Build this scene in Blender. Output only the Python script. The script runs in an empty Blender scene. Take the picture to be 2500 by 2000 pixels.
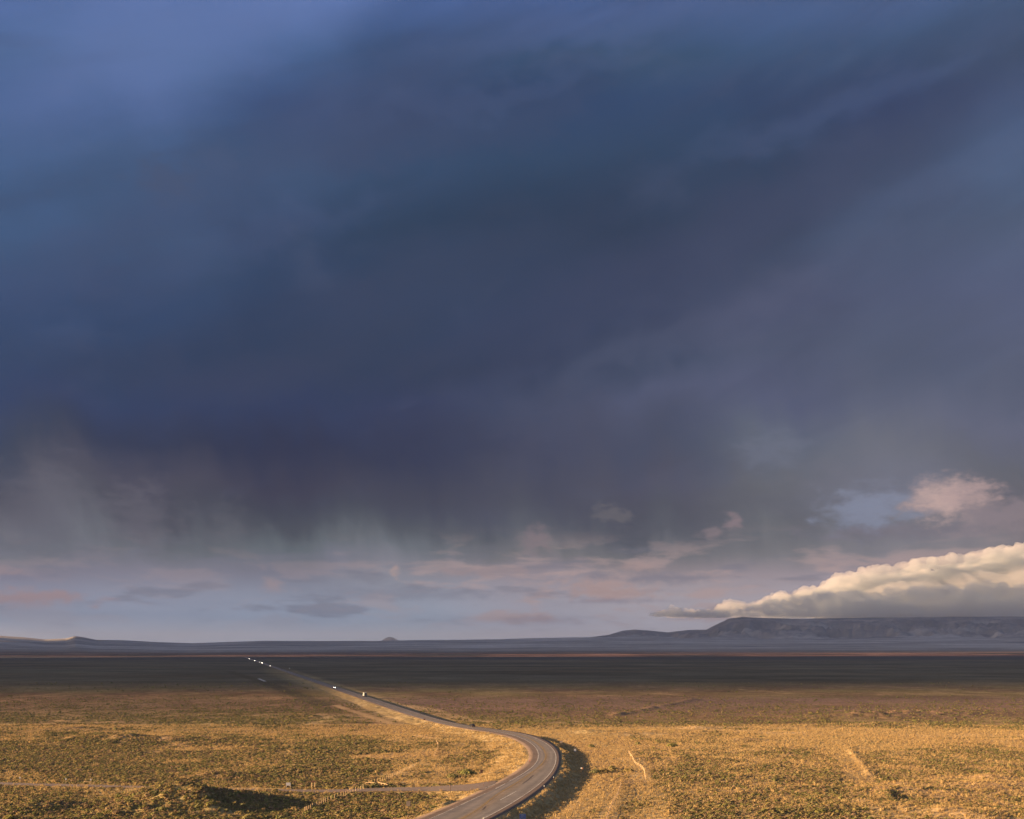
import bpy, bmesh, math, random
import numpy as np
from math import radians, sin, cos, tan, atan, pi
random.seed(7); RNG = np.random.default_rng(11)
C = bpy.context.scene.collection
SC = bpy.context.scene

# ------------------------------------------------------------------ camera
CAMH, F, HY = 47.0, 2500.0, 1580.0      # eye height (m), focal length and horizon row in photo pixels
cd = bpy.data.cameras.new('camera'); cam = bpy.data.objects.new('camera', cd); C.objects.link(cam)
cam.location = (0, 0, CAMH); cam.rotation_euler = (radians(90), 0, 0)
cd.sensor_width = 36; cd.lens = 36; cd.shift_y = (HY - 1000) / 2500; cd.clip_start = 1; cd.clip_end = 200000
SC.camera = cam
SC.view_settings.view_transform = 'Standard'; SC.view_settings.look = 'None'
SC.view_settings.gamma = 1; SC.view_settings.use_curve_mapping = False
EXPO = 2.0
SC.view_settings.exposure = EXPO
SC.cycles.use_denoising = True
SC.cycles.max_bounces = 6; SC.cycles.diffuse_bounces = 2; SC.cycles.volume_bounces = 4
SC.cycles.transparent_max_bounces = 12
SC.cycles.sample_clamp_indirect = 4

# ------------------------------------------------------------------ sun
SUN_EL, SUN_AZ = 11.0, 12.0             # sun stands left of the view and a little behind it
a_, e_ = radians(SUN_AZ), radians(SUN_EL)
SUND = (-cos(e_) * cos(a_), -cos(e_) * sin(a_), sin(e_))
sd = bpy.data.lights.new('sun', 'SUN'); sun = bpy.data.objects.new('sun', sd); C.objects.link(sun)
sd.energy = 5.0; sd.angle = radians(0.5); sd.color = (1.0, 0.65, 0.34)
from mathutils import Vector
sun.rotation_euler = Vector(SUND).to_track_quat('Z', 'Y').to_euler()
sun.location = (-200, 0, 300)

# ------------------------------------------------------------------ node helpers
def lin(c):
    return tuple((v / 255 / 12.92 if v / 255 <= .04045 else ((v / 255 + .055) / 1.055) ** 2.4) for v in c[:3])
class NT:
    def __init__(s, tree): s.t = tree; s.n = tree.nodes; s.l = tree.links
    def new(s, ty, **k):
        n = s.n.new(ty)
        for a, b in k.items(): setattr(n, a, b)
        return n
    def put(s, sock, v):
        if v is None: return
        if isinstance(v, bpy.types.NodeSocket): s.l.new(v, sock)
        elif hasattr(sock, 'default_value'):
            if sock.type == 'RGBA' and len(v) == 3: v = (*v, 1)
            sock.default_value = v
    def m(s, op, a, b=None, c=None, clamp=False):
        n = s.new('ShaderNodeMath', operation=op, use_clamp=clamp)
        for i, v in enumerate((a, b, c)): s.put(n.inputs[i], v)
        return n.outputs[0]
    def mix(s, f, a, b, blend='MIX'):
        n = s.new('ShaderNodeMix', data_type='RGBA', blend_type=blend)
        s.put(n.inputs[0], f); s.put(n.inputs[6], a); s.put(n.inputs[7], b); return n.outputs[2]
    def xyz(s, x, y, z):
        n = s.new('ShaderNodeCombineXYZ')
        for i, v in enumerate((x, y, z)): s.put(n.inputs[i], v)
        return n.outputs[0]
    def sep(s, v):
        n = s.new('ShaderNodeSeparateXYZ'); s.put(n.inputs[0], v); return n.outputs
    def noise(s, v, scale, detail=4, rough=.55, dist=0):
        n = s.new('ShaderNodeTexNoise'); s.put(n.inputs['Vector'], v)
        n.inputs['Scale'].default_value = scale; n.inputs['Detail'].default_value = detail
        n.inputs['Roughness'].default_value = rough; n.inputs['Distortion'].default_value = dist
        return n.outputs[0]
    def rng(s, v, a, b, c=0., d=1., smooth=True):
        n = s.new('ShaderNodeMapRange', interpolation_type='SMOOTHSTEP' if smooth else 'LINEAR')
        for i, q in enumerate((v, a, b, c, d)): s.put(n.inputs[i], q)
        return n.outputs[0]
    def ramp(s, v, stops, interp='LINEAR'):
        n = s.new('ShaderNodeValToRGB'); cr = n.color_ramp; cr.interpolation = interp
        while len(cr.elements) < len(stops): cr.elements.new(.5)
        for e, (p, c) in zip(cr.elements, stops): e.position = p
        for e, (p, c) in zip(cr.elements, stops): e.color = (*c, 1)
        s.put(n.inputs[0], v); return n.outputs[0]

# ------------------------------------------------------------------ sky
world = bpy.data.worlds.new('World'); SC.world = world; world.use_nodes = True
w = NT(world.node_tree); w.n.clear()
gen = w.new('ShaderNodeTexCoord').outputs['Generated']
dx, dy, dz = w.sep(gen)
hor = w.m('SQRT', w.m('ADD', w.m('MULTIPLY', dx, dx), w.m('MULTIPLY', dy, dy)))
AZ = w.m('ARCTAN2', dx, dy)
EL = w.m('DIVIDE', dz, w.m('MAXIMUM', hor, .02))
EL = w.m('MINIMUM', EL, 3.0)
def paz(px): return atan((px - 1250) / 2500)
def pel(px, py): return ((HY - py) / 2500) / math.sqrt(1 + ((px - 1250) / 2500) ** 2)
# ragged displacement of the cloud masses: long soft diagonal folds high up, hanging rain streaks low down
st = w.xyz(w.m('MULTIPLY_ADD', EL, -1.5, w.m('MULTIPLY', AZ, 1.0)), w.m('MULTIPLY_ADD', AZ, -.55, w.m('MULTIPLY', EL, 2.2)), 1.7)
st2 = w.xyz(w.m('MULTIPLY_ADD', EL, .6, AZ), w.m('MULTIPLY_ADD', AZ, -.42, EL), 3.1)
n1 = w.noise(st, 3.6, 6, .52, .2)
n2 = w.noise(st2, 9.0, 6, .55)
rainv = w.xyz(w.m('MULTIPLY_ADD', EL, .25, AZ), w.m('MULTIPLY', EL, .5), .4)
n3 = w.noise(rainv, 7.0, 7, .58, .3)
n3b = w.noise(w.xyz(w.m('MULTIPLY_ADD', EL, .1, AZ), w.m('MULTIPLY', EL, .22), 5.4), 26, 5, .55)
flat = w.xyz(AZ, w.m('MULTIPLY', EL, 4.2), 9.0)
n4 = w.noise(flat, 11, 8, .6, .25)
low = w.rng(EL, .02, .10)                       # 0 at the horizon
mid = w.m('MULTIPLY', w.rng(EL, .05, .12), w.rng(EL, .33, .2))
high = w.rng(EL, .15, .3)
dEL = w.m('MULTIPLY', w.m('SUBTRACT', n1, .5), w.m('MULTIPLY', high, .11))
dEL = w.m('ADD', dEL, w.m('MULTIPLY', w.m('SUBTRACT', n3, .5), w.m('MULTIPLY', mid, .125)))
dEL = w.m('ADD', dEL, w.m('MULTIPLY', w.m('SUBTRACT', n3b, .5), w.m('MULTIPLY', mid, .055)))
dAZ = w.m('MULTIPLY', w.m('SUBTRACT', n2, .5), w.m('MULTIPLY', w.rng(EL, .1, .35), .20))
E2 = w.m('ADD', EL, dEL); A2 = w.m('ADD', AZ, dAZ)
ROWS = [0, 130, 250, 400, 550, 750, 900, 1000, 1100, 1200, 1250, 1300, 1350, 1400, 1500, 1570]
COLS = {
 0: [(87,110,159),(84,106,149),(81,103,146),(77,99,140),(71,92,128),(66,83,118),(63,76,106),(62,72,101),(70,75,95),(88,88,102),(104,102,115),(116,114,127),(124,121,134),(135,128,145),(139,138,159),(143,142,165)],
 350: [(92,115,164),(91,113,157),(85,106,149),(73,92,128),(69,87,119),(62,77,108),(58,70,98),(59,68,96),(59,63,88),(78,77,94),(78,76,91),(88,84,98),(112,110,120),(134,128,143),(139,138,159),(141,144,169)],
 700: [(97,120,171),(80,102,146),(71,89,127),(67,85,117),(61,75,104),(56,70,98),(55,66,91),(57,65,92),(57,59,84),(64,64,84),(68,68,85),(82,81,94),(108,110,119),(128,124,139),(139,142,163),(143,150,175)],
 1000: [(77,99,146),(68,86,124),(61,76,106),(60,76,105),(55,69,94),(54,68,94),(57,65,86),(61,66,91),(62,64,88),(70,72,90),(76,76,93),(92,92,103),(116,116,126),(140,135,144),(143,144,161),(155,153,169)],
 1300: [(76,97,143),(65,82,113),(61,77,107),(57,73,100),(53,65,88),(53,65,90),(62,67,88),(73,79,101),(71,73,96),(78,80,98),(84,84,99),(98,97,108),(128,122,127),(153,139,146),(161,147,156),(176,157,169)],
 1600: [(75,95,136),(67,85,115),(65,82,113),(57,71,97),(53,63,85),(63,70,93),(75,82,104),(87,91,113),(79,83,105),(82,82,99),(85,84,98),(94,92,104),(126,120,127),(161,144,147),(176,157,160),(181,162,172)],
 1900: [(74,94,132),(69,87,121),(65,79,108),(55,66,90),(67,75,98),(82,87,112),(86,91,113),(93,97,120),(104,109,125),(105,107,116),(104,103,113),(112,110,118),(133,126,132),(168,152,157),(181,159,160),(181,162,172)],
 2200: [(76,94,130),(71,87,119),(63,74,104),(71,80,106),(82,92,118),(86,93,119),(90,96,118),(100,104,122),(116,117,130),(122,124,140),(122,120,133),(123,119,129),(140,132,140),(168,152,159),(171,152,159),(171,152,159)],
 2500: [(74,92,123),(70,81,107),(80,94,125),(82,98,128),(84,95,121),(90,97,124),(95,100,121),(106,108,126),(105,105,115),(112,107,114),(124,116,123),(136,126,133),(150,138,142),(166,149,154),(171,152,159),(171,152,159)],
}
SCALE = 0.8
AIR = [(-0.0118, -0.0008, 0.03), (-0.0256, -0.013, -0.0042), (-0.0295, -0.0228, -0.0109), (-0.0225, -0.01, 0.0035), (-0.0278, -0.0186, -0.0127), (-0.0269, -0.0195, -0.0095), (-0.0317, -0.0232, -0.0152), (-0.0258, -0.0188, -0.0042), (-0.0267, -0.02, -0.0182), (-0.0141, -0.0122, -0.0122), (-0.0161, -0.0087, -0.0106), (-0.018, -0.0053, -0.0089), (-0.02, -0.0018, -0.0073), (-0.0045, 0.011, 0.0222), (0.1327, 0.1897, 0.2292), (0.2123, 0.3035, 0.3668)]   # the haze box in front of the low sky dims and greys it a little
prev = None; pp = None
for px, cols in sorted(COLS.items()):
    stops = [(max(0, pel(px, py)) / SCALE, tuple(max(.004, v + u) for v, u in zip(lin(c), q))) for py, c, q in zip(ROWS, cols, AIR)][::-1]
    stops.append((min(.999, .72 / SCALE), lin((62, 76, 108))))
    s = w.ramp(w.m('DIVIDE', E2, SCALE, clamp=True), stops, 'EASE' if False else 'LINEAR')
    if prev is None: prev = s
    else: prev = w.mix(w.rng(A2, paz(pp), paz(px)), prev, s)
    pp = px
sky = prev
# streaky light and dark inside the cloud
tone = w.m('MULTIPLY_ADD', w.m('SUBTRACT', w.noise(st, 9.5, 8, .62, .4), .5), .32, 1.0)
tone2 = w.m('MULTIPLY_ADD', w.m('SUBTRACT', w.noise(flat, 7, 7, .6, .2), .5), .34, 1.0)
hi = w.rng(EL, .1, .25)
tn = w.m('ADD', w.m('MULTIPLY', tone, hi), w.m('MULTIPLY', tone2, w.m('SUBTRACT', 1.0, hi)))
sky = w.mix(1.0, sky, w.xyz(tn, tn, tn), 'MULTIPLY')
# torn scud: darker ragged rags and paler rifts drawn out along the folds
st3 = w.xyz(w.m('MULTIPLY_ADD', EL, -1.1, AZ), w.m('MULTIPLY_ADD', AZ, -.75, w.m('MULTIPLY', EL, 2.6)), 6.2)
sc1 = w.noise(st3, 5.5, 9, .6, .5); sc2 = w.noise(w.xyz(w.m('MULTIPLY_ADD', EL, .3, AZ), w.m('MULTIPLY_ADD', AZ, -.4, w.m('MULTIPLY', EL, 1.7)), 14.0), 8.0, 9, .62, .4)
sky = w.mix(w.m('MULTIPLY', w.m('MULTIPLY', w.rng(sc1, .50, .62), hi), .16), sky, lin((50, 62, 94)))
sky = w.mix(w.m('MULTIPLY', w.m('MULTIPLY', w.rng(sc2, .53, .68), w.rng(EL, .06, .2)), .12), sky, lin((92, 102, 134)))
# thin pinkish cloud shreds in the clear band under the storm
band = w.m('MULTIPLY', w.rng(EL, .008, .03), w.rng(EL, .12, .065))
rgt = w.rng(AZ, paz(700), paz(1300), .25, 1.)
pk = w.m('MULTIPLY', w.rng(n4, .48, .60), w.m('MULTIPLY', band, rgt))
sky = w.mix(w.m('MULTIPLY', pk, .7), sky, lin((196, 168, 163)))
n5 = w.noise(w.xyz(AZ, w.m('MULTIPLY', EL, 5.0), 21.0), 13, 7, .6, .2)
gk = w.m('MULTIPLY', w.rng(n5, .52, .66), band)
sky = w.mix(w.m('MULTIPLY', gk, .5), sky, lin((122, 122, 138)))
# single patches of lit or dark cloud
jx = w.m('SUBTRACT', w.noise(w.xyz(AZ, w.m('MULTIPLY', EL, 2.0), 2.0), 32, 5, .6), .5)
jy = w.m('SUBTRACT', w.noise(w.xyz(AZ, w.m('MULTIPLY', EL, 2.0), 7.0), 32, 5, .6), .5)
kx = w.m('SUBTRACT', w.noise(w.xyz(AZ, w.m('MULTIPLY', EL, 1.6), 12.0), 75, 4, .6), .5)
ky = w.m('SUBTRACT', w.noise(w.xyz(AZ, w.m('MULTIPLY', EL, 1.6), 17.0), 75, 4, .6), .5)
BLOBS = [(60,1458,150,20,(176,150,153),.9,.5),(10,1394,38,10,(165,145,150),.7,.5),(662,1432,30,20,(172,152,155),.7,.5),
 (642,1383,16,9,(150,138,146),.4,.5),(966,1396,11,15,(196,166,156),.6,.6),(1312,1320,42,32,(145,127,132),.6,.5),
 (1495,1255,46,24,(128,122,122),.35,.8),(1785,1275,26,24,(155,133,138),.65,.5),(1740,1302,22,16,(148,130,134),.55,.5),
 (2120,1245,105,60,(142,150,174),.7,.45),(2165,1300,200,22,(124,117,129),.55,.5),(2310,1220,85,50,(212,180,172),.85,.35),(2370,1200,60,30,(190,162,160),.6,.5),
 (2440,1262,95,46,(152,136,142),.65,.5),(1180,1396,120,16,(166,146,148),.65,.5),(1478,1440,125,24,(184,156,152),.8,.5),
 (1560,1385,60,16,(180,154,151),.65,.5),(1620,1412,150,14,(124,123,139),.6,.5),(1500,1467,110,10,(134,126,142),.5,.4),
 (340,1262,80,90,(108,105,117),.45,.5),(110,1235,100,110,(102,101,114),.45,.5),(560,1300,50,70,(100,100,110),.35,.5),
 (405,440,75,55,(64,80,113),.7,.5),(525,385,60,50,(66,84,120),.5,.5),
 (1000,1450,260,18,(126,128,146),.45,.4),(1320,1512,90,12,(160,142,150),.5,.4),
 (1400,1060,200,110,(70,75,100),.5,.3),(2060,1180,160,60,(112,112,126),.4,.4),(1880,1100,80,50,(112,118,138),.5,.4)]
BLOBS = [(*b, 0) for b in BLOBS]
BLOBS = [(480,60,560,150,(99,123,179),.55,.3,30),(840,300,620,120,(60,76,112),.5,.4,31),(1720,600,950,125,(53,65,97),.6,.3,25),(2330,450,330,60,(84,98,134),.2,.4,22),
 (1500,60,500,50,(79,98,143),.35,.4,10),(1050,700,620,150,(53,66,96),.45,.4,22),(1150,300,420,60,(58,73,108),.4,.4,14),(1250,210,500,32,(70,88,128),.3,.4,14),(640,600,420,50,(72,90,132),.25,.4,25),
 (300,620,420,60,(60,76,114),.35,.4,22),(2050,250,500,45,(74,92,132),.3,.4,16),(1700,800,420,60,(90,96,124),.25,.4,20),(560,900,500,80,(54,64,94),.35,.4,5)] + BLOBS
for (px, py, rx, ry, col, s, jit, rot) in BLOBS:
    u0 = w.m('SUBTRACT', AZ, paz(px)); v0 = w.m('SUBTRACT', EL, pel(px, py)); cr_, sr_ = cos(radians(rot)), sin(radians(rot))
    if rot:
        u0 = w.m('MULTIPLY_ADD', w.m('SUBTRACT', n1, .5), .16, u0); v0 = w.m('ADD', v0, w.m('MULTIPLY_ADD', w.m('SUBTRACT', n2, .5), .12, w.m('MULTIPLY', jy, .035)))
        u0, v0 = w.m('ADD', w.m('MULTIPLY', u0, cr_), w.m('MULTIPLY', v0, sr_)), w.m('SUBTRACT', w.m('MULTIPLY', v0, cr_), w.m('MULTIPLY', u0, sr_))
    u = w.m('DIVIDE', u0, rx / 2500)
    v = w.m('DIVIDE', v0, ry / 2500)
    if not rot: u = w.m('ADD', w.m('MULTIPLY_ADD', jx, jit * 5, u), w.m('MULTIPLY', kx, jit * 4)); v = w.m('ADD', w.m('MULTIPLY_ADD', jy, jit * 5, v), w.m('MULTIPLY', ky, jit * 4))
    r = w.m('SQRT', w.m('ADD', w.m('MULTIPLY', u, u), w.m('MULTIPLY', v, v)))
    sky = w.mix(w.m('MULTIPLY', w.rng(r, 1.35, .2), s), sky, lin(col))
# the clear evening sky away from the storm, behind the viewer
ns = w.new('ShaderNodeTexSky', sky_type='NISHITA'); ns.sun_disc = False
ns.sun_elevation = radians(SUN_EL); ns.sun_rotation = radians(-(90 + SUN_AZ)); ns.air_density = 1; ns.dust_density = 2
WS = 0.10
k = .93 / (WS * 2 ** EXPO)
sky = w.mix(1.0, sky, (k, k, k), 'MULTIPLY')
back = w.rng(w.m('ABSOLUTE', AZ), .75, 1.7)
back = w.m('MULTIPLY', back, w.rng(EL, 2.5, .8))
nis = w.mix(1.0, ns.outputs[0], (.43, .415, .45), 'MULTIPLY')
sky = w.mix(w.m('MULTIPLY_ADD', back, .92, .01), sky, nis)
bg = w.new('ShaderNodeBackground'); w.put(bg.inputs[0], sky); bg.inputs[1].default_value = WS
wo = w.new('ShaderNodeOutputWorld'); w.l.new(bg.outputs[0], wo.inputs[0])
world.cycles.sampling_method = 'MANUAL'; world.cycles.sample_map_resolution = 512

# ------------------------------------------------------------------ numpy noise
_perm = RNG.permutation(256); _perm = np.concatenate([_perm, _perm]); _val = RNG.random(256) * 2 - 1
def vnoise(x, y, seed=0):
    x = np.asarray(x, float) + seed * 17.13; y = np.asarray(y, float) - seed * 9.71
    xi = np.floor(x); yi = np.floor(y); fx = x - xi; fy = y - yi
    xi = xi.astype(np.int64) & 255; yi = yi.astype(np.int64) & 255
    fx = fx * fx * fx * (fx * (fx * 6 - 15) + 10); fy = fy * fy * fy * (fy * (fy * 6 - 15) + 10)
    def h(i, j): return _val[_perm[(_perm[i & 255] + j) & 255]]
    a = h(xi, yi); b = h(xi + 1, yi); c = h(xi, yi + 1); d = h(xi + 1, yi + 1)
    return (a * (1 - fx) + b * fx) * (1 - fy) + (c * (1 - fx) + d * fx) * fy
def fbm(x, y, oct=4, seed=0, gain=.5):
    s = 0; a = 1; t = 0
    for o in range(oct):
        s = s + a * vnoise(x * 2 ** o, y * 2 ** o, seed + o * 3); t += a; a *= gain
    return s / t
def sstep(x, a, b):
    t = np.clip((x - a) / (b - a), 0, 1); return t * t * (3 - 2 * t)

# ------------------------------------------------------------------ the highway's course
def G(px, py, z=0.0):
    v = py - HY; h = CAMH - z
    return ((px - 1250) * h / v, F * h / v)
_rzY = [0, 280, 330, 380, 440, 500, 560, 700, 1000, 1500, 4000, 8000]
_rzZ = [1.9, 2.0, 2.1, 2.4, 2.4, 2.1, 1.6, 1.7, 1.4, 1.0, .6, .6]
def rz(Y): return np.interp(Y, _rzY, _rzZ)
def Gr(px, py):                           # pixel on the road deck
    z = 2.0
    for _ in range(6):
        X, Y = G(px, py, z); z = float(rz(Y))
    return X, Y
RIGHT = [(1206,1999),(1234,1985),(1276,1962),(1317,1934),(1345,1909),(1362,1886),(1370,1864),(1370,1845),(1365,1828),(1345,1811),(1317,1799),(1284,1790),(1248,1783.5),(1206,1779),(1173,1776.3),(1150,1773),(1123,1767),(1078,1756),(1036,1743)]
LEFT = [(1011,2000),(1056,1984),(1095,1967),(1137,1948),(1175,1929),(1228,1903),(1256,1886),(1281,1870),(1293,1856),(1293,1839),(1284,1822),(1262,1807),(1228,1795),(1201,1789.5),(1150,1782.5),(1109,1775),(1072,1767),(1025,1753)]
YELL = [(1131,1998),(1168,1979),(1188,1958),(1208,1942),(1242,1922.7),(1270,1906),(1298,1886),(1323,1867),(1334,1847.5),(1325,1828),(1309,1815)]
WLEFT = [(1050,2000),(1109,1973),(1150,1953),(1189,1936),(1220,1920),(1262,1897.6),(1290,1881),(1309,1864),(1315,1847.5),(1306,1824),(1290,1811)]
WRIGHT = [(1181,1999),(1262,1953),(1295,1931),(1317,1914),(1345,1886.5),(1357,1860),(1356,1839),(1342.5,1822.5),(1317,1807),(1290,1797)]
YS = np.arange(232, 4700, 2.0)
K_FAR = -.289
def curve(pts, far_off, smooth=18):
    P = sorted([Gr(*p) for p in pts], key=lambda p: p[1])
    ys = [p[1] for p in P]; xs = [p[0] for p in P]
    s0 = (xs[1] - xs[0]) / (ys[1] - ys[0])
    ys = [ys[0] - 60] + ys; xs = [xs[0] - 60 * s0 * 1.02] + xs
    y = np.interp(YS, ys, xs)
    line = -59 + K_FAR * (YS - 690) + far_off
    wgt = sstep(YS, 600, 700)
    if ys[-1] < 640: wgt = sstep(YS, ys[-1] - 60, ys[-1] - 5)
    y = y * (1 - wgt) + line * wgt
    k = np.exp(-.5 * (np.arange(-3 * smooth, 3 * smooth + 1) / (smooth / 1.2)) ** 2); k /= k.sum()
    pad = 3 * smooth
    yp = np.concatenate([y[0] + (y[1] - y[0]) * np.arange(-pad, 0), y, y[-1] + (y[-1] - y[-2]) * np.arange(1, pad + 1)])
    return np.convolve(yp, k, 'valid')
XR = curve(RIGHT, 0.0, 10); XL = curve(LEFT, -13.2, 10)
XMID = (XR + XL) / 2
def near_or(pts, off, base, sm=8):
    """marking line: measured near the bend, a fixed offset from the road edge farther on"""
    P = sorted([Gr(*p) for p in pts], key=lambda p: p[1])
    ys = np.array([p[1] for p in P]); xs = np.array([p[0] for p in P])
    d = np.interp(YS, ys, xs - np.interp(ys, YS, base)); wgt = sstep(YS, 470, 520)
    d = d * (1 - wgt) + off * wgt
    k = np.ones(2 * sm + 1) / (2 * sm + 1)
    d = np.convolve(np.pad(d, sm, mode='edge'), k, 'valid')
    return base + d
XY = near_or(YELL, -6.6, XR); XWL = near_or(WLEFT, -10.4, XR); XWR = near_or(WRIGHT, -2.8, XR)
def xr(Y): return np.interp(Y, YS, XR)
def xl(Y): return np.interp(Y, YS, XL)
SLOPE = np.gradient(XMID, YS)
def cosr(Y): return 1 / np.sqrt(1 + np.interp(Y, YS, SLOPE) ** 2)

# side road, level with the plain, rising to the highway at its mouth
SIDE_PX = [(1215,1915),(1175,1921),(1120,1924),(1060,1925),(950,1927),(830,1931),(700,1930.3),(600,1928.5),(450,1925),(230,1919),(0,1913),(-300,1905),(-900,1889),(-2500,1860)]
def side_z(X): return np.interp(X, [-62, -28, -8, 3], [.12, .9, 2.2, 2.38])
SP = []
for p in SIDE_PX:
    z = .1
    for _ in range(8):
        q = G(p[0], p[1], z); z = float(side_z(q[0]))
    SP.append(q)
SP = sorted(SP)
SXs = np.arange(SP[0][0], SP[-1][0], 1.5); SYs = np.interp(SXs, [p[0] for p in SP], [p[1] for p in SP])
_k = np.ones(9) / 9; SYs = np.convolve(np.pad(SYs, 4, mode='edge'), _k, 'valid')
def side_half(X): return np.interp(X, [-75, -55, -30, -12, 2], [2.9, 3.4, 4.8, 8.5, 15])

# ------------------------------------------------------------------ terrain
MOUNDS = [  # photo px of the crest, length x, length y (m), height
 (400,1968,11,15,4.4),(465,1980,10,12,3.2),(560,1957,18,7,2.0),(60,1986,10,8,1.2),(330,1966,14,9,1.8),(560,1975,10,14,2.4),
 (640,1935,9,9,1.0),(545,1897,16,8,1.6),(760,1880,20,12,1.3),(90,1975,16,7,1.6),(1060,1796,14,12,1.0),(1130,1815,9,8,1.3),
 (2130,1982,16,10,1.8),(2380,1996,18,10,2.0),(2070,1958,12,9,1.6),(1530,1788,60,14,1.0),(2060,1752,45,22,1.5),(2190,1747,45,22,1.4),
 (2150,1770,40,14,1.1),(2340,1915,25,7,1.2),(1760,1895,18,9,1.0),(1600,1853,30,8,.9),(1830,1905,20,9,1.1),(1230,1775.5,30,16,2.4),
 (350,1812,40,20,1.6),(280,1808,40,18,1.4),(700,1833,30,14,1.2),(2300,1744,50,22,2.2),(1390,1812,16,14,1.2),
]
_mr = random.Random(77)
for _i in range(46):
    _py = HY + 47 * 2500 / math.sqrt(_mr.uniform(270 ** 2, 760 ** 2)); MOUNDS.append((_mr.uniform(-100, 2600), _py, _mr.uniform(8, 26), _mr.uniform(4, 8), _mr.uniform(.5, 1.3)))
MW = [(G(m[0], m[1]), m[2], m[3], m[4]) for m in MOUNDS]
BERMS = [([(2070,1825),(2092,1850),(2110,1870),(2125,1893)], .9, 1.6), ([(2160,1938),(2172,1952)], 1.2, 2.0),
         ([(1500,1747),(1560,1735),(1620,1722),(1692,1708)], 1.5, 5.0), ([(1010,1799),(1090,1804),(1170,1808)], 1.0, 2.5)]
BW = [([G(*p) for p in b[0]], b[1], b[2]) for b in BERMS]
def segdist(x, y, pts):
    d = np.full(np.shape(x), 1e9)
    for (x0, y0), (x1, y1) in zip(pts[:-1], pts[1:]):
        vx, vy = x1 - x0, y1 - y0; t = np.clip(((x - x0) * vx + (y - y0) * vy) / (vx * vx + vy * vy), 0, 1)
        d = np.minimum(d, np.hypot(x - x0 - t * vx, y - y0 - t * vy))
    return d
RIDGE = [(-2000,1560),(-900,1550),(-300,1556),(0,1552),(60,1556),(110,1561),(160,1559),(183,1553),(200,1555),(235,1562),(300,1563),(390,1568),(470,1570.5),(560,1567),(650,1564.5),(800,1565),(920,1565),(1000,1563),(1200,1561),(1300,1558),(1400,1556),(1600,1557),(1900,1560),(2500,1557),(3200,1550),(5000,1556)]
MOUNT = [(-3000,1590),(1380,1580),(1440,1556),(1485,1550),(1520,1540),(1550,1537),(1590,1540),(1630,1544),(1680,1538),(1725,1537),(1748,1525),(1780,1510),(1812,1506),(1850,1508),(1950,1511),(2100,1508),(2300,1506),(2500,1505),(3000,1506),(4500,1530),(6000,1570)]
def terrain(x, y):
    """height of the land without the road banks"""
    y_ = np.maximum(y, 1.0); px = x / y_ * 2500 + 1250
    z = .30 * fbm(x / 26, y / 26, 3, 1) + .9 * fbm(x / 150, y / 150, 3, 5) * sstep(y, 250, 600) + .09 * fbm(x / 5, y / 5, 2, 8)
    z = z + 2.2 * fbm(x / 700, y / 500, 3, 9) * sstep(y, 1100, 3000)
    for (cx, cy), lx, ly, h in MW:
        z = z + h * np.exp(-((x - cx) / lx) ** 2 - ((y - cy) / ly) ** 2) * (1 + .5 * fbm(x / 7, y / 7, 2, 21))
    for pts, h, wd in BW:
        d = segdist(x, y, pts); z = z + h * np.exp(-(d / wd) ** 2) * (.7 + .6 * fbm(x / 9, y / 9, 2, 25))
    # the plain tips up into foothills, a low ridge and the cloud-capped mountain
    rise = np.interp(y, [0, 4800, 6500, 8500, 11000, 12500], [0, 0, 15, 52, 1, 1]) * 0
    rh = (HY - np.interp(px, [p[0] for p in RIDGE], [p[1] for p in RIDGE])) / 2500 * 11000 + CAMH
    f = np.clip((y - 4800) / 6200, 0, 1); f = f ** 1.7
    g = fbm(x / 900, y / 500, 5, 31)
    z = z + rh * f * (1 + .22 * g * f * np.clip((11000 - y) / 1500, 0, 1)) * (y <= 11000)
    back = y > 11000
    mh = (HY - np.interp(px, [p[0] for p in MOUNT], [p[1] for p in MOUNT])) / 2500 * 14000 + CAMH
    t = np.clip((y - 11000) / 3000, 0, 1)
    rg = 1 - np.abs(fbm(x / 420 + .3 * g, y / 900, 5, 41, .55)) * 1.6
    rg = np.clip(rg, 0, 1)
    prof = rh + (np.maximum(mh, rh * .6) - rh) * t ** .9
    prof = prof - (1 - rg) * np.clip(mh - 60, 0, 400) * .55 * np.sin(pi * np.clip(t, 0, 1)) ** .8
    prof = np.where(y > 14000, np.maximum(np.maximum(mh, rh * .6) - (y - 14000) * .12, 20), prof)
    # a lone far hump on the plain's edge
    hump = ((HY - 1555) / 2500 * 25000 + CAMH) * np.exp(-(np.abs(px - 952) / 34) ** 2.0) * np.exp(-((y - 25000) / 2500) ** 2)
    prof = np.where(y > 20000, np.maximum(prof, hump), prof)
    # dip ridge line for sight lines
    z = z + np.where(back, prof, 0)
    return z
def bank(x, y):
    """returns (dist outside the highway on the right, on the left)"""
    c = cosr(y); return (x - xr(y)) * c, (xl(y) - x) * c
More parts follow.
